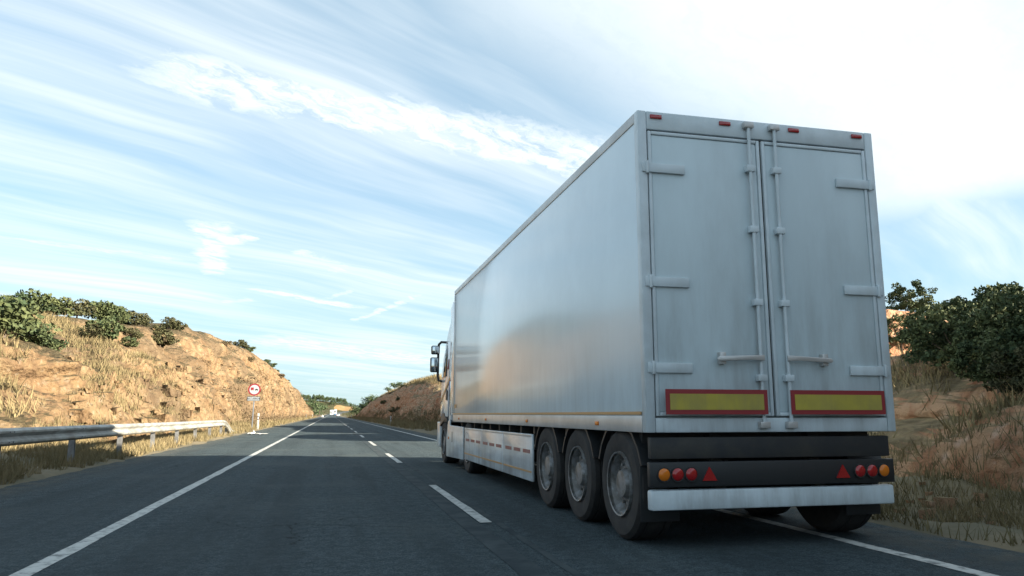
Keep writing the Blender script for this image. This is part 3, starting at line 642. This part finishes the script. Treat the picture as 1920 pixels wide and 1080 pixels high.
part('front_panel', 'cab_white', cabo, 0.02)(lambda m: m.prism([(19.55, 0.99), (19.68, 0.99), (19.60, 1.85), (19.45, 1.9)], 2.95, 5.0, 'x'))
part('fuel_tank', 'rail_alu', bevel=0.08, seg=3)(lambda m: m.box(4.6, 5.18, 16.0, 17.3, 0.35, 0.9))
part('bulkhead_gear', 'chassis', bevel=0.02)(lambda m: m.box(3.3, 4.7, 17.06, 17.5, 1.0, 1.9))
for x0 in (3.30, 4.65): part('landing_leg', 'chassis', bevel=0.01)(lambda m: m.tube([(x0, 13.6, 0.1), (x0, 13.6, 1.0)], 0.06, 8))

# ------------------------------------------------------------------ guardrail
gr = empty('guardrail', (-5.5, 30, 0))
tag(gr, 'galvanised steel guardrail with sloped-down end along the left shoulder', 'guardrail')
WP = [(0, .155), (.052, .138), (.083, .105), (.083, .07), (.012, .022), (.0, 0), (.012, -.022), (.083, -.07), (.083, -.105), (.052, -.138), (0, -.155)]
def rail_c(y):
    z = np.interp(y, [-5, 12, 28, 42], [0.79, 0.785, 0.745, 0.725]); x = -5.5
    if y > 42.5: d = (y - 42.5) / 5.5; z = z - 0.66 * d * d * (3 - 2 * min(d, 1)) ; x -= 0.12 * d
    return x, z
rail_ys = list(range(-1, 44, 4)) + [48]
for a, b in zip(rail_ys[:-1], rail_ys[1:]):
    mb = MB(); n = 10 if b > 43 else 3; ys_ = np.linspace(a - 0.14, b + (0.14 if b < 44 else 0), n + 1); np_ = len(WP)
    dx0 = 0.004 if ((a + 1) // 4) % 2 else 0.0
    for back in (0, 1):
        for y in ys_:
            x, z = rail_c(y); mb.v += [(x + px + dx0 - 0.0035 * back, y, z + pz) for px, pz in WP]
    N = (n + 1) * np_
    for i in range(n):
        for j in range(np_ - 1):
            q = (i * np_ + j, i * np_ + j + 1, (i + 1) * np_ + j + 1, (i + 1) * np_ + j); mb.f.append(q); mb.f.append(tuple(N + t for t in q[::-1]))
        for j in (0, np_ - 1): mb.f.append((i * np_ + j, (i + 1) * np_ + j, N + (i + 1) * np_ + j, N + i * np_ + j))
    for i in (0, n):
        for j in range(np_ - 1): mb.f.append((i * np_ + j, i * np_ + j + 1, N + i * np_ + j + 1, N + i * np_ + j))
    ro = mb.build('rail', 'galvanised', gr, smooth=True)
    if b < 44:
        x, z = rail_c(b)
        for dy in (-0.09, 0.09):
            for dz in (0.088, -0.088): MB().tube([(x + 0.08, b + dy, z + dz), (x + 0.1, b + dy, z + dz)], 0.014, 6).build('bolt', 'post_steel', ro)
for y in list(range(-1, 44, 4)) + [45.4, 47]:
    x, z = rail_c(y); zt = z + 0.05
    MB().prism([(x - 0.20, y - 0.03), (x - 0.08, y - 0.03), (x - 0.08, y - 0.02), (x - 0.19, y - 0.02), (x - 0.19, y + 0.05), (x - 0.08, y + 0.05), (x - 0.08, y + 0.06), (x - 0.20, y + 0.06)], -0.25, zt, 'z').build('post', 'post_steel', gr)
    MB().box(x - 0.08, x - 0.004, y - 0.025, y + 0.055, zt - 0.18, zt - 0.02).build('spacer', 'post_steel', gr)

# ------------------------------------------------------------------ road sign
sg = empty('road_sign', (-5.72, 60.0, 0)); tag(sg, 'round red-rimmed no-overtaking sign for lorries with RECUERDE plate on grey pole', 'road sign')
pm = MB(); pm.add([(-5.76 + dx + (0.06 if k else 0), 60.03 + dy, z) for k, z in ((0, -0.3), (1, 3.42)) for dx, dy in ((-.0, -.0), (.09, 0), (.09, .05), (0, .05))], [(0, 1, 2, 3), (4, 5, 6, 7), (0, 1, 5, 4), (1, 2, 6, 5), (2, 3, 7, 6), (3, 0, 4, 7)])
pm.build('pole', 'sign_pole', sg, 0.008)
cx, cz, ys = -5.68, 3.02, 59.98
def disc(r, y0, y1, mname, name, par): return MB().lathe([(y0, r), (y1, r)], 48, 'y', (cx, 0, cz)).build(name, mname, par)
dk = disc(0.455, ys, ys + 0.03, 'sign_red', 'red_rim', sg)
disc(0.352, ys - 0.006, ys - 0.001, 'sign_white', 'white_face', dk)
yy0, yy1 = ys - 0.012, ys - 0.0065
MB().box(cx - 0.255, cx - 0.045, yy0, yy1, cz - 0.02, cz + 0.155).box(cx - 0.245, cx - 0.185, yy0, yy1, cz - 0.062, cz - 0.0205).box(cx - 0.115, cx - 0.055, yy0, yy1, cz - 0.062, cz - 0.0205).build('lorry_symbol', 'sign_red', dk)
MB().prism([(cx + 0.05, cz - 0.045), (cx + 0.27, cz - 0.045), (cx + 0.27, cz + 0.005), (cx + 0.235, cz + 0.012), (cx + 0.205, cz + 0.058), (cx + 0.115, cz + 0.058), (cx + 0.085, cz + 0.012), (cx + 0.05, cz + 0.005)], yy0, yy1, 'y').box(cx + 0.065, cx + 0.11, yy0, yy1, cz - 0.075, cz - 0.0455).box(cx + 0.21, cx + 0.255, yy0, yy1, cz - 0.075, cz - 0.0455).build('car_symbol', 'sign_black', dk)
px, pz = -5.705, 2.335
plt = MB().box(px - 0.47, px + 0.47, ys, ys + 0.025, pz - 0.165, pz + 0.165).build('reminder_plate', 'sign_black', sg, 0.008)
MB().box(px - 0.435, px + 0.435, ys - 0.006, ys - 0.001, pz - 0.13, pz + 0.13).build('plate_face', 'sign_white', plt)
fc = bpy.data.curves.new('lettering', 'FONT'); fc.body = 'RECUERDE'; fc.size = 0.205; fc.align_x = 'CENTER'; fc.align_y = 'CENTER'; fc.extrude = 0.002; fc.offset = 0.004; fc.space_character = 1.0
fo = bpy.data.objects.new('lettering_src', fc); C.objects.link(fo); bpy.context.view_layer.update()
fm = bpy.data.meshes.new_from_object(fo.evaluated_get(bpy.context.evaluated_depsgraph_get())); bpy.data.objects.remove(fo)
fm.transform(Matrix.Translation((px + 5.72, ys - 0.009 - 60.0, pz)) @ Matrix.Rotation(R(90), 4, 'X')); fm.materials.clear(); fm.materials.append(MATS['sign_black'])
lo = bpy.data.objects.new('lettering', fm); C.objects.link(lo); lo.parent = plt

# ------------------------------------------------------------------ delineator posts
def delineator(x, y, z, hgt, label):
    r = empty('marker_post', (x, y, z)); tag(r, label, 'marker post', 'roadside marker posts')
    k = hgt / 1.15; w = 0.075
    def bar(z0, z1, g): return [(x + s * (w + g), y + t * (0.045 + g)) for s, t in ((-1, -1), (1, -1), (1, 1), (-1, 1))], z + z0 * k, z + z1 * k
    for nm, mt, z0, z1, g in (('shaft', 'post_white', -0.2, 0.70, 0), ('black_band', 'sign_black', 0.70, 0.93, 0.001), ('cap', 'post_white', 0.93, 1.15, 0)):
        p, a, b = bar(z0, z1, g)
        MB().prism(p, a, b, 'z').build(nm, mt, r, 0.012)
    MB().box(x - 0.035, x + 0.035, y - 0.052, y - 0.046, z + 0.76 * k, z + 0.88 * k).build('reflector', 'lamp_white', r)
delineator(-5.33, 60.4, 0.03, 1.22, 'white marker post with black band beside the round sign pole')
delineator(-5.9, 196, 0.10, 1.1, 'small white marker post by brown brush below the far end of rocky cutting')
delineator(-5.9, 262, 0.10, 1.1, 'tiny white marker post where the left verge meets the horizon')
delineator(6.12, 80, 0.03, 0.95, 'white marker post on the right verge below the red earth slope')
delineator(6.2, 236, 0.05, 1.0, 'tiny white marker post on the far right verge near the big tree')
# ------------------------------------------------------------------ litter on the shoulder
def scrap(x, y, sx, sy, h, label, lift):
    n = 9; u = np.linspace(-1, 1, n); U, W = np.meshgrid(u, u)
    Z = np.abs(fbm(U * 2 + x, W * 2 + y, U * 0, 3)) * h * 0.6 + lift * np.exp(-((U - 0.3) ** 2 * 22 + (W) ** 2 * 8)) * h + 0.006
    rr = 1 + 0.45 * fbm(np.arctan2(W, U) * 1.5 + x, U * 0, W * 0, 3)
    V = np.stack([U * sx * rr, W * sy * rr, Z], -1)
    o = grid_mesh('paper_scrap', 'litter_white', V, 'thing', False); o.location = (x, y, 0.008)
    md = o.modifiers.new('thickness', 'SOLIDIFY'); md.thickness = 0.003
    tag(o, label, 'litter', 'white scraps on the road shoulder')
scrap(-4.5, 47.9, 0.24, 0.45, 0.11, 'crumpled white scrap with a raised flap on left shoulder near guardrail end', 2.2)
scrap(-3.95, 47.9, 0.26, 0.4, 0.06, 'flat white scrap on left shoulder nearer the solid white line', 0.4)

# ------------------------------------------------------------------ distant traffic
def far_wheels(root, xs, ys_, r, w):
    for x in xs:
        for y in ys_: MB().lathe([(x - w, r * 0.6), (x - w, r), (x + w, r), (x + w, r * 0.6)], 16, 'x', (0, y, r)).build('wheel', 'rubber', root)
def far_truck(x, y, label, boxmat, cabmat):
    r = empty('oncoming_lorry', (0, 0, 0)); tag(r, label, 'lorry', 'lorries on the far road')
    b = MB().box(-1.27, 1.27, 2.6, 13.5, 1.1, 3.95).build('box_body', boxmat, r, 0.04)
    c = MB().prism([(0, 0.9), (0.02, 1.7), (0.35, 3.0), (0.9, 3.75), (2.3, 3.8), (2.3, 0.9)], -1.22, 1.22, 'x').build('cab', cabmat, r, 0.06)
    MB().add([(-1.1, 0.05, 1.95), (1.1, 0.05, 1.95), (1.05, 0.30, 2.85), (-1.05, 0.30, 2.85), (-1.1, 0.10, 1.95), (1.1, 0.10, 1.95), (1.05, 0.35, 2.85), (-1.05, 0.35, 2.85)], [(0, 1, 2, 3), (4, 5, 6, 7), (0, 1, 5, 4), (1, 2, 6, 5), (2, 3, 7, 6), (3, 0, 4, 7)]).build('windscreen', 'dark_glass', c)
    MB().box(-0.8, 0.8, -0.03, 0.0, 1.0, 1.6).build('grille', 'black_plastic', c)
    bm_ = MB().box(-1.25, 1.25, -0.12, 0.4, 0.35, 0.9).build('bumper', cabmat, r, 0.03)
    for s in (-1, 1):
        MB().box(s * 0.95 - 0.2, s * 0.95 + 0.2, -0.14, -0.12, 0.5, 0.75).build('headlamp', 'lamp_white', bm_)
        MB().box(s * 1.42 - 0.12, s * 1.42 + 0.12, 0.25, 0.4, 2.0, 2.8).build('mirror', 'black_plastic', c)
    far_wheels(r, (-1.05, 1.05), (1.2, 5.0, 10.5, 11.8), 0.5, 0.16)
    r.location = (x, y, float(road_z(y))); return r
far_truck(0.75, 610, 'white lorry oncoming on the far road, foremost of the two', 'box_white', 'cab_white')
far_truck(4.0, 715, 'white lorry following behind the foremost oncoming lorry at the bend', 'box_white', 'cab_white').rotation_euler = (0, 0, R(-1.5))
def far_car(x, y, bodymat, label, name):
    r = empty(name, (0, 0, 0)); tag(r, label, 'car', 'cars on the far road')
    b = MB().prism([(0, 0.35), (-0.02, 0.85), (0.1, 1.0), (0.55, 1.02), (2.9, 0.98), (4.1, 0.80), (4.25, 0.35)], -0.9, 0.9, 'x').build('body', bodymat, r, 0.06)
    c = MB(); pr_ = [(0.18, 1.0), (0.55, 1.44), (2.0, 1.48), (2.9, 1.0)]
    c.add([(s * (0.84 - 0.28 * (z - 1.0)), y_, z) for s in (-1, 1) for y_, z in pr_], [(0, 1, 2, 3), (7, 6, 5, 4), (0, 1, 5, 4), (1, 2, 6, 5), (2, 3, 7, 6), (3, 0, 4, 7)])
    co = c.build('cabin', bodymat, r, 0.05)
    MB().add([(-0.66, 0.20, 1.06), (0.66, 0.20, 1.06), (0.58, 0.46, 1.38), (-0.58, 0.46, 1.38), (-0.66, 0.26, 1.06), (0.66, 0.26, 1.06), (0.58, 0.52, 1.38), (-0.58, 0.52, 1.38)], [(0, 1, 2, 3), (4, 5, 6, 7), (0, 1, 5, 4), (1, 2, 6, 5), (2, 3, 7, 6), (3, 0, 4, 7)]).build('rear_window', 'dark_glass', co)
    for s in (-1, 1): MB().box(s * 0.74 - 0.1, s * 0.74 + 0.1, -0.035, 0.0, 0.68, 0.92).build('tail_lamp', 'lamp_red', b)
    MB().box(-0.88, 0.88, -0.06, 0.1, 0.32, 0.52).build('bumper', 'black_plastic', r, 0.02)
    far_wheels(r, (-0.78, 0.78), (0.8, 3.4), 0.32, 0.1)
    r.location = (x, y, float(road_z(y)))
far_car(3.6, 385, 'car_silver', 'small pale silver car seen from behind on the far road', 'silver_car')
far_car(3.1, 560, 'car_blue', 'tiny blue car beside the oncoming lorries on the far road', 'blue_car')
cb = MB().prism([(-4.0, 0.0), (-2.9, 0.0), (-3.1, 0.35), (-3.25, 0.85), (-3.65, 0.85), (-3.8, 0.35)], 345, 351, 'y').build('barrier_block', 'concrete', None, 0.03)
tag(cb, 'pale concrete barrier block at the far end of the left shoulder', 'barrier')

# ------------------------------------------------------------------ shrubs and trees
CAMV = Vector((0, 0, H_CAM))
def shrub(kind, x, y, s, label, group, sz=1.0, sink=0.08):
    ms = shrub_m[kind]; return plant(kind.replace('near_', '') + '_shrub', ms[rng.integers(len(ms))], stem_m, (x, y, hit_z(x, y) - sink * s), s, label, 'shrub', group, 'foliage', 'stem', sz)
col = {'olive': 'olive', 'dark': 'dark green', 'dry': 'dry brown'}
crest = [(-13.6, 118, 2.0, 'olive'), (-13.9, 126, 1.7, 'olive'), (-13.6, 133, 1.8, 'dark'), (-14.0, 143, 1.3, 'olive'), (-13.4, 158, 1.6, 'dark'), (-13.6, 165, 1.8, 'dark'), (-13.4, 174, 1.5, 'olive'),
         (-13.5, 182, 2.0, 'dark'), (-13.4, 192, 1.8, 'dark'), (-13.3, 203, 2.1, 'dark'), (-13.2, 216, 1.6, 'olive'), (-13.2, 236, 1.8, 'dark')]
for i, (x, y, s, k) in enumerate(crest):
    shrub(k, x, y, s, f'{col[k]} shrub on the rocky cutting crest, {ORD[i]} going down towards the far end', 'shrubs along the rocky crest', 0.8)
slope = [(-11.6, 88, 1.5, 'dry'), (-11.8, 112, 2.0, 'dry'), (-10.6, 104, 1.5, 'dry'), (-9.6, 116, 1.6, 'dry'), (-9.9, 84, 1.5, 'olive'), (-11.0, 152, 1.5, 'dry'), (-9.5, 190, 2.0, 'olive'), (-10.4, 205, 1.8, 'dry'), (-9.6, 72, 1.3, 'dry'), (-12.3, 78, 1.7, 'olive'), (-9.0, 140, 1.8, 'dry')]
slope.sort(key=lambda q: q[0] / q[1])
for i, (x, y, s, k) in enumerate(slope):
    shrub(k, x, y, s, f'{col[k]} shrub clinging to the ochre rock face, {ORD[i]} from the left', 'shrubs on the rock face', 0.8, 0.15)
near = []
for i in range(26):
    y = 33 + 44 * (i / 26) ** 1.0 + rng.uniform(-0.8, 0.8); x = -(12.2 + rng.uniform(-1.5, 5.2) + 0.02 * y); near.append((x, y, rng.uniform(1.1, 2.4), 'dark' if rng.random() < 0.62 else 'olive'))
near.sort(key=lambda q: q[0] / q[1])
for i, (x, y, s, k) in enumerate(near):
    shrub(k, x, y, s, f'{col[k]} shrub on the grassy bank above the guardrail, {ORD[i]} from the left', 'shrubs on the bank above the guardrail', 0.85)
rsl = [(10.2, 118, 1.0, 'dark'), (11.2, 128, 1.0, 'olive'), (12.6, 136, 1.1, 'dark'), (10.0, 150, 1.3, 'dark'), (12.2, 160, 1.0, 'olive'), (9.2, 112, 1.6, 'olive')]
rsl.sort(key=lambda q: q[0] / q[1])
for i, (x, y, s, k) in enumerate(rsl):
    shrub(k, x, y, s, f'small {col[k]} shrub on the red earth slope, {ORD[i]} from the left', 'shrubs on the red earth slope', 0.8, 0.12)
rb = [(12.6, 13.0, 1.9, 'dark'), (13.6, 14.4, 1.8, 'dark'), (14.8, 14.6, 1.6, 'dark'), (12.0, 11.4, 1.4, 'dark'), (15.4, 14.4, 1.7, 'dark'), (11.2, 10.7, 1.4, 'dark'), (10.2, 9.2, 1.2, 'olive'), (13.4, 12.4, 1.7, 'dark'), (14.4, 13.2, 1.7, 'dark'), (11.9, 10.6, 1.9, 'dark'), (10.9, 9.7, 1.6, 'dark'), (12.8, 11.6, 1.7, 'dark'), (12.4, 30.2, 2.4, 'dark'), (14.2, 30.0, 2.6, 'dark'), (16.0, 30.6, 2.6, 'olive'), (13.2, 29.6, 1.8, 'olive'), (20.5, 29.0, 2.0, 'dark'), (23.5, 29.5, 2.2, 'dark'), (26.5, 30.5, 2.2, 'dark'), (29.5, 33.0, 2.4, 'dark')]
rb.sort(key=lambda q: q[0] / q[1])
for i, (x, y, s, k) in enumerate(rb):
    shrub('near_' + k, x, y, s, f'{col[k]} bush on the bank beyond the trailer rear, {ORD[i]} from the left', 'bushes on the bank beyond the trailer', 0.95)
def tree(x, y, h, label, group, kind='pine', zz=None, wide=1.0):
    m = pine_m[rng.integers(4)] if kind == 'pine' else round_m[rng.integers(3)]
    t = plant('pine_tree', m if kind != 'big' else big_m, trunk_m, (x, y, (hit_z(x, y) if zz is None else zz) - 0.1), h, label, 'tree', group, 'crown', 'trunk', 1.0)
    t.scale = (h * wide, h * wide, h); return t
tree(14.6, 268, 8.0, 'large rounded pine standing above bushes at the end of red earth slope', None, 'big', 0.4, 1.25)
for i, (x, y, h) in enumerate([(11.0, 300, 4.2), (12.6, 292, 4.8), (9.6, 312, 3.6), (15.4, 285, 4.6), (13.2, 316, 5.2), (11.4, 330, 4.4), (17.5, 290, 5.6)]):
    tree(x, y, h, f'low green tree at the foot of the large rounded pine, {ORD[i]} of the cluster by height on the slope' if False else f'low green tree clustered by the large rounded pine, {["third from the left", "fifth from the left", "second from the left", "second from the right", "fourth from the left", "leftmost", "rightmost"][i]}', 'low trees by the large pine', 'round', None, 1.5)
for i, (x, y, h) in enumerate([(14.8, 205, 1.9), (15.0, 186, 2.3), (14.6, 165, 1.7)]):
    tree(x, y, h, f'small pine on the red slope crest, {["leftmost", "middle", "rightmost"][i]} of three', 'small pines on the right crest', 'round', None, 1.3)
lw = []
for i in range(34):
    y = rng.uniform(352, 500); px_ = 556 + 54 * (i + rng.uniform(0.1, 0.9)) / 34; lw.append(((px_ - 620) / 1401 * y - (2.5 if px_ > 600 else 0), y, rng.uniform(4.6, 7.6), px_))
for i, (x, y, h, p_) in enumerate(sorted(lw, key=lambda q: q[3])):
    tree(x, y, h, f'green pine in the wood past the rocky cutting, {ORD[i]} from the left', 'pines in the wood past the rocky cutting', 'pine' if i % 3 else 'round', None, 1.15)
rt = []
for i in range(54):
    px_ = 560 + 108 * (i + rng.uniform(0.1, 0.9)) / 54; y = rng.uniform(1016, 1075); rt.append(((px_ - 620) / 1401 * y, y, rng.uniform(5.5, 9.0) * (1 if px_ < 648 else 0.55)))
for i, (x, y, h) in enumerate(sorted(rt, key=lambda q: q[0] / q[1])):
    tree(x, y, h, f'distant pine on the skyline ridge behind the bend, {ORD[i]} from the left', 'pines on the far ridge', 'pine' if i % 4 else 'round', None, 1.2)

# ------------------------------------------------------------------ grass and brush (uncountable)
def blades(name, mname, pts, hgt, wid, label, spread=0.35):
    n = len(pts); base = np.array([(x, y, hit_z(x, y) - 0.03) for x, y in pts])
    a = rng.uniform(0, 6.283, n); w = np.stack([np.cos(a), np.sin(a), np.zeros(n)], 1) * (wid * rng.uniform(0.6, 1.4, n))[:, None]
    h = (hgt * rng.uniform(0.4, 1.3, n))[:, None]
    l = rng.normal(size=(n, 3)) * spread * h; l[:, 2] = h[:, 0]
    V = np.stack([base - w, base + w, base + l * 1.0 + w * 0.15, base + l - w * 0.15], 1)
    o = bpy.data.objects.new(name, quads_mesh(name, V, mname)); C.objects.link(o); return tag(o, label, 'grass', kind='stuff')
def patchy(n, xr, yf, thr=-0.1, f=0.9):
    out = []
    while len(out) < n:
        m = n; x = rng.uniform(*xr, m); y = yf(m); k_ = fbm(x * f, y * f * 0.6, x * 0 + 5, 3) > thr - 0.35 * rng.random(m)
        out += list(zip(x[k_], y[k_]))
    return out[:n]
yd = lambda a, b: (lambda m: a * (b / a) ** rng.random(m))
blades('verge_grass', 'dry_grass', patchy(30000, (-8.2, -5.28), yd(11, 75), -0.5), 0.26, 0.010, 'dry straw grass covering the left verge behind the guardrail')
blades('far_verge_grass', 'dry_grass', patchy(9000, (-8.0, -5.35), yd(60, 330)), 0.42, 0.03, 'dry grass fringe along the left verge beyond the sign')
blades('right_verge_grass', 'dry_grass', patchy(24000, (5.92, 9.0), yd(4.5, 40), -0.45), 0.20, 0.008, 'dry grass on the right verge beyond the lorry')
blades('far_right_verge_grass', 'dry_grass', patchy(12000, (6.0, 9.2), yd(55, 300)), 0.5, 0.03, 'dry grass fringe at the foot of the red earth slope')
blades('bank_grass', 'dry_grass', patchy(15000, (-19, -8.6), yd(24, 52), 0.12, 0.45), 0.36, 0.018, 'dry grass tufts on the left bank')
blades('crest_grass', 'dry_grass', patchy(9000, (12.5, 17.5), yd(95, 260), 0.0, 0.5), 0.5, 0.03, 'dry grass along the crest of the red earth slope')
blades('right_bank_grass', 'dry_grass', patchy(9000, (8.0, 16.0), yd(7, 24), -0.1, 0.7), 0.3, 0.014, 'dry grass on the bank beyond the trailer')
def brush(name, pts, rad, leaf, per, mname, label):
    out = []
    for x, y in pts:
        r = rad * rng.uniform(0.5, 1.3); q = rng.normal(size=(per, 3)) * r * 0.45; q[:, 2] = np.abs(q[:, 2]) * 1.1
        out.append(leaf_quads(np.array([x, y, hit_z(x, y)]) + q, leaf, aspect=0.3))
    o = bpy.data.objects.new(name, quads_mesh(name, np.concatenate(out), mname)); C.objects.link(o); return tag(o, label, 'brush', kind='stuff')
brush('brush', patchy(650, (-8.6, -6.7), yd(66, 330), -0.3, 0.4), 1.0, 0.10, 40, 'brown_brush', 'brown dry brush massed along the foot of the rocky cutting')
brush('right_brush', patchy(350, (7.2, 9.6), yd(60, 300), -0.2, 0.4), 0.7, 0.08, 34, 'brown_brush', 'brown dry brush along the foot of the red earth slope')
brush('far_brush', [(float(road_x(y)) + s * d, y) for s, d, y in zip(rng.choice([-1, 1], 260), rng.uniform(7, 20, 260), rng.uniform(335, 960, 260))], 1.3, 0.22, 30, 'olive_leaf', 'low olive scrub beside the far road')

def rubble(name, mname, pts, smin, smax, label):
    mb = MB()
    for x, y in pts:
        r = smin * (smax / smin) ** (rng.random() ** 2); z = hit_z(x, y) + r * 0.25
        v = np.array([(a, b, c) for c in (-1, 1) for b in (-1, 1) for a in (-1, 1)], float) * rng.uniform(0.45, 1.0, (8, 3)) * r * np.array([1, 1, 0.7])
        a = rng.uniform(0, 6.28); ca, sa = math.cos(a), math.sin(a)
        mb.add([(x + ca * p[0] - sa * p[1], y + sa * p[0] + ca * p[1], z + p[2]) for p in v], [(0, 2, 3, 1), (4, 5, 7, 6), (0, 1, 5, 4), (2, 6, 7, 3), (0, 4, 6, 2), (1, 3, 7, 5)])
    return tag(mb.build(name, mname), label, 'rubble', kind='stuff')
rubble('rubble', 'ochre_rock', patchy(900, (-10.5, -7.0), yd(28, 200), -0.2, 0.5), 0.07, 0.42, 'loose ochre stones fallen along the foot of the rocky cutting')
rubble('right_rubble', 'red_earth', patchy(350, (7.0, 10.5), yd(6, 120), -0.2, 0.6), 0.04, 0.22, 'loose stones at the foot of the right bank')
